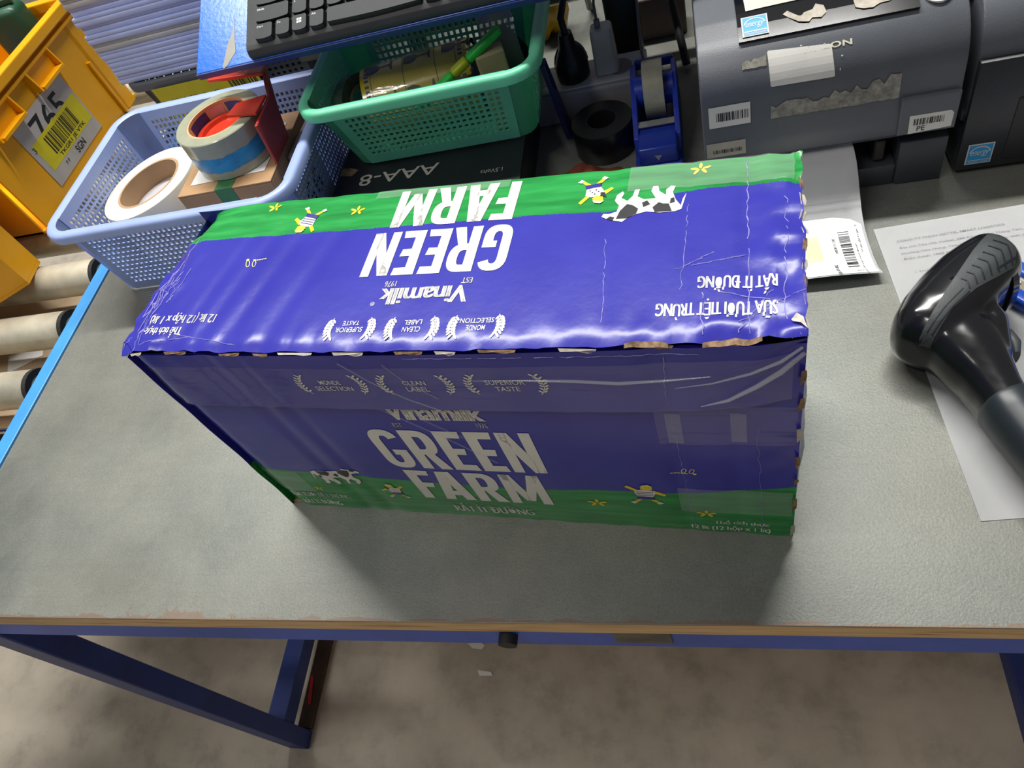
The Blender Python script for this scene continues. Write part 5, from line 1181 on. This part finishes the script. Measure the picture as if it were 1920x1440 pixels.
B().tube([(-0.003, 0, 0.062), (-0.004, 0.01, 0.075), (-0.002, 0.03, 0.09), (0.012, 0.07, 0.10), (0.032, 0.115, 0.075), (0.043, 0.136, 0.030), (0.050, 0.145, 0.0110)], 0.0016, 8).obj('cable', plain('grey_cable', '#6f6e69', 0.5), ad, 60)
pg = thing('power_plug', 'round black power plug standing in the power strip', 'plug', (0.256, 0.648, ZP))
g = B(); g.lathe([(0.0, 0.0), (0.019, 0.0), (0.020, 0.004), (0.020, 0.018), (0.017, 0.026), (0.010, 0.040), (0.008, 0.056), (0.0, 0.056)], 28); g.obj('body', BLACK, pg, 40)
B().tube([(0, 0, 0.054), (-0.002, 0.006, 0.070), (0.004, 0.03, 0.085), (0.02, 0.07, 0.09), (0.014, 0.13, 0.075), (0.008, 0.18, 0.02), (0.006, 0.21, -0.030), (0.006, 0.235, -0.0415)], 0.0042, 10).obj('cable', BLACK, pg, 60)
g = B(); g.tube([(0.015 * cos(a) * 1.3, 0.0 + 0.012 * sin(a), 0.016 + 0.022 * sin(a)) for a in [0.1 + pi * k / 12 for k in range(13)]], 0.0016, 8); g.obj('pull_ring', plain('ring_grey', '#5f6062', 0.3), pg, 60)
p3 = thing('power_plug', 'tall black power adapter standing behind the white charger', 'plug', (0.318, 0.715, HT))
B().box((-0.02, -0.016, 0), (0.02, 0.016, 0.105), 0.005).obj('body', BLACK, p3, 50)
B().tube([(0, 0, 0.104), (0.0, 0.01, 0.13), (-0.006, 0.05, 0.135), (-0.012, 0.11, 0.11), (-0.016, 0.15, 0.05), (-0.018, 0.175, 0.008), (-0.018, 0.20, 0.003)], 0.003, 8).obj('cable', BLACK, p3, 60)
g = B(); blob(g, (0, 0, 0.05), (0.032, 0.03, 0.05), 12, 0.25, 6); o = g.obj('spray_pack', plain('amber_film', '#c99a1c', 0.2, 0, 0.2, 25, coat=0.5), None, 50); o.location = (0.205, 0.835, HT); tag(o, 'shiny amber yellow packet behind the mint green basket', 'packet')
g = B(); g.box((-0.04, -0.02, 0), (0.04, 0.02, 0.055), 0.002); o = g.obj('brown_carton', plain('grey_brown_card', '#6c5f58', 0.7), None); o.location = (0.352, 0.79, HT); tag(o, 'small grey brown carton behind the power strip', 'box')
g = B(); g.prism([(-0.012, 0.0), (0.012, 0.0), (0.008, 0.10), (-0.008, 0.10)], -0.003, 0.003, 0.001, M=frame((0, 0, 0), (0, 1, 0), (-0.11, 0.05, 1))); o = g.obj('blue_card', plain('navy_card', '#1c2a63', 0.4), None); o.location = (0.2435, 0.600, HT); tag(o, 'narrow navy blue plastic card leaning against the mint green basket', 'card')
basket('plastic_basket', 'pale beige perforated basket behind the blue tape dispenser', (0.375, 0.960, HT), 0.0, 0.15, 0.12, 0.10, 0.13, 0.10, 0.015, plain('beige_plastic', '#b3ac96', 0.45), 9, 7, 6, 0.05, 0.12, 0.008, 0.45)
g = B(); g.tube([(0.345, 0.645, HT + 0.008), (0.338, 0.66, HT + 0.05), (0.338, 0.70, HT + 0.10), (0.350, 0.78, HT + 0.155), (0.375, 0.86, HT + 0.15), (0.395, 0.905, HT + 0.115), (0.40, 0.93, HT + 0.060), (0.40, 0.945, HT + 0.006)], 0.0016, 8); o = g.obj('cable', plain('thin_grey_cable', '#7d7b74', 0.5), None, 60); tag(o, 'thin grey cable looping up behind the blue tape dispenser', 'cable')
g = B(); g.tube([(0.388, 0.69, HT + 0.006), (0.378, 0.74, HT + 0.05), (0.365, 0.80, HT + 0.10), (0.352, 0.885, HT + 0.113), (0.350, 0.905, HT + 0.1065), (0.345, 0.945, HT + 0.080), (0.34, 0.985, HT + 0.020)], 0.005, 10); o = g.obj('cable', plain('black_cable', '#1a1a1c', 0.5), None, 60); tag(o, 'thick black cable running back beside the grey printer', 'cable')
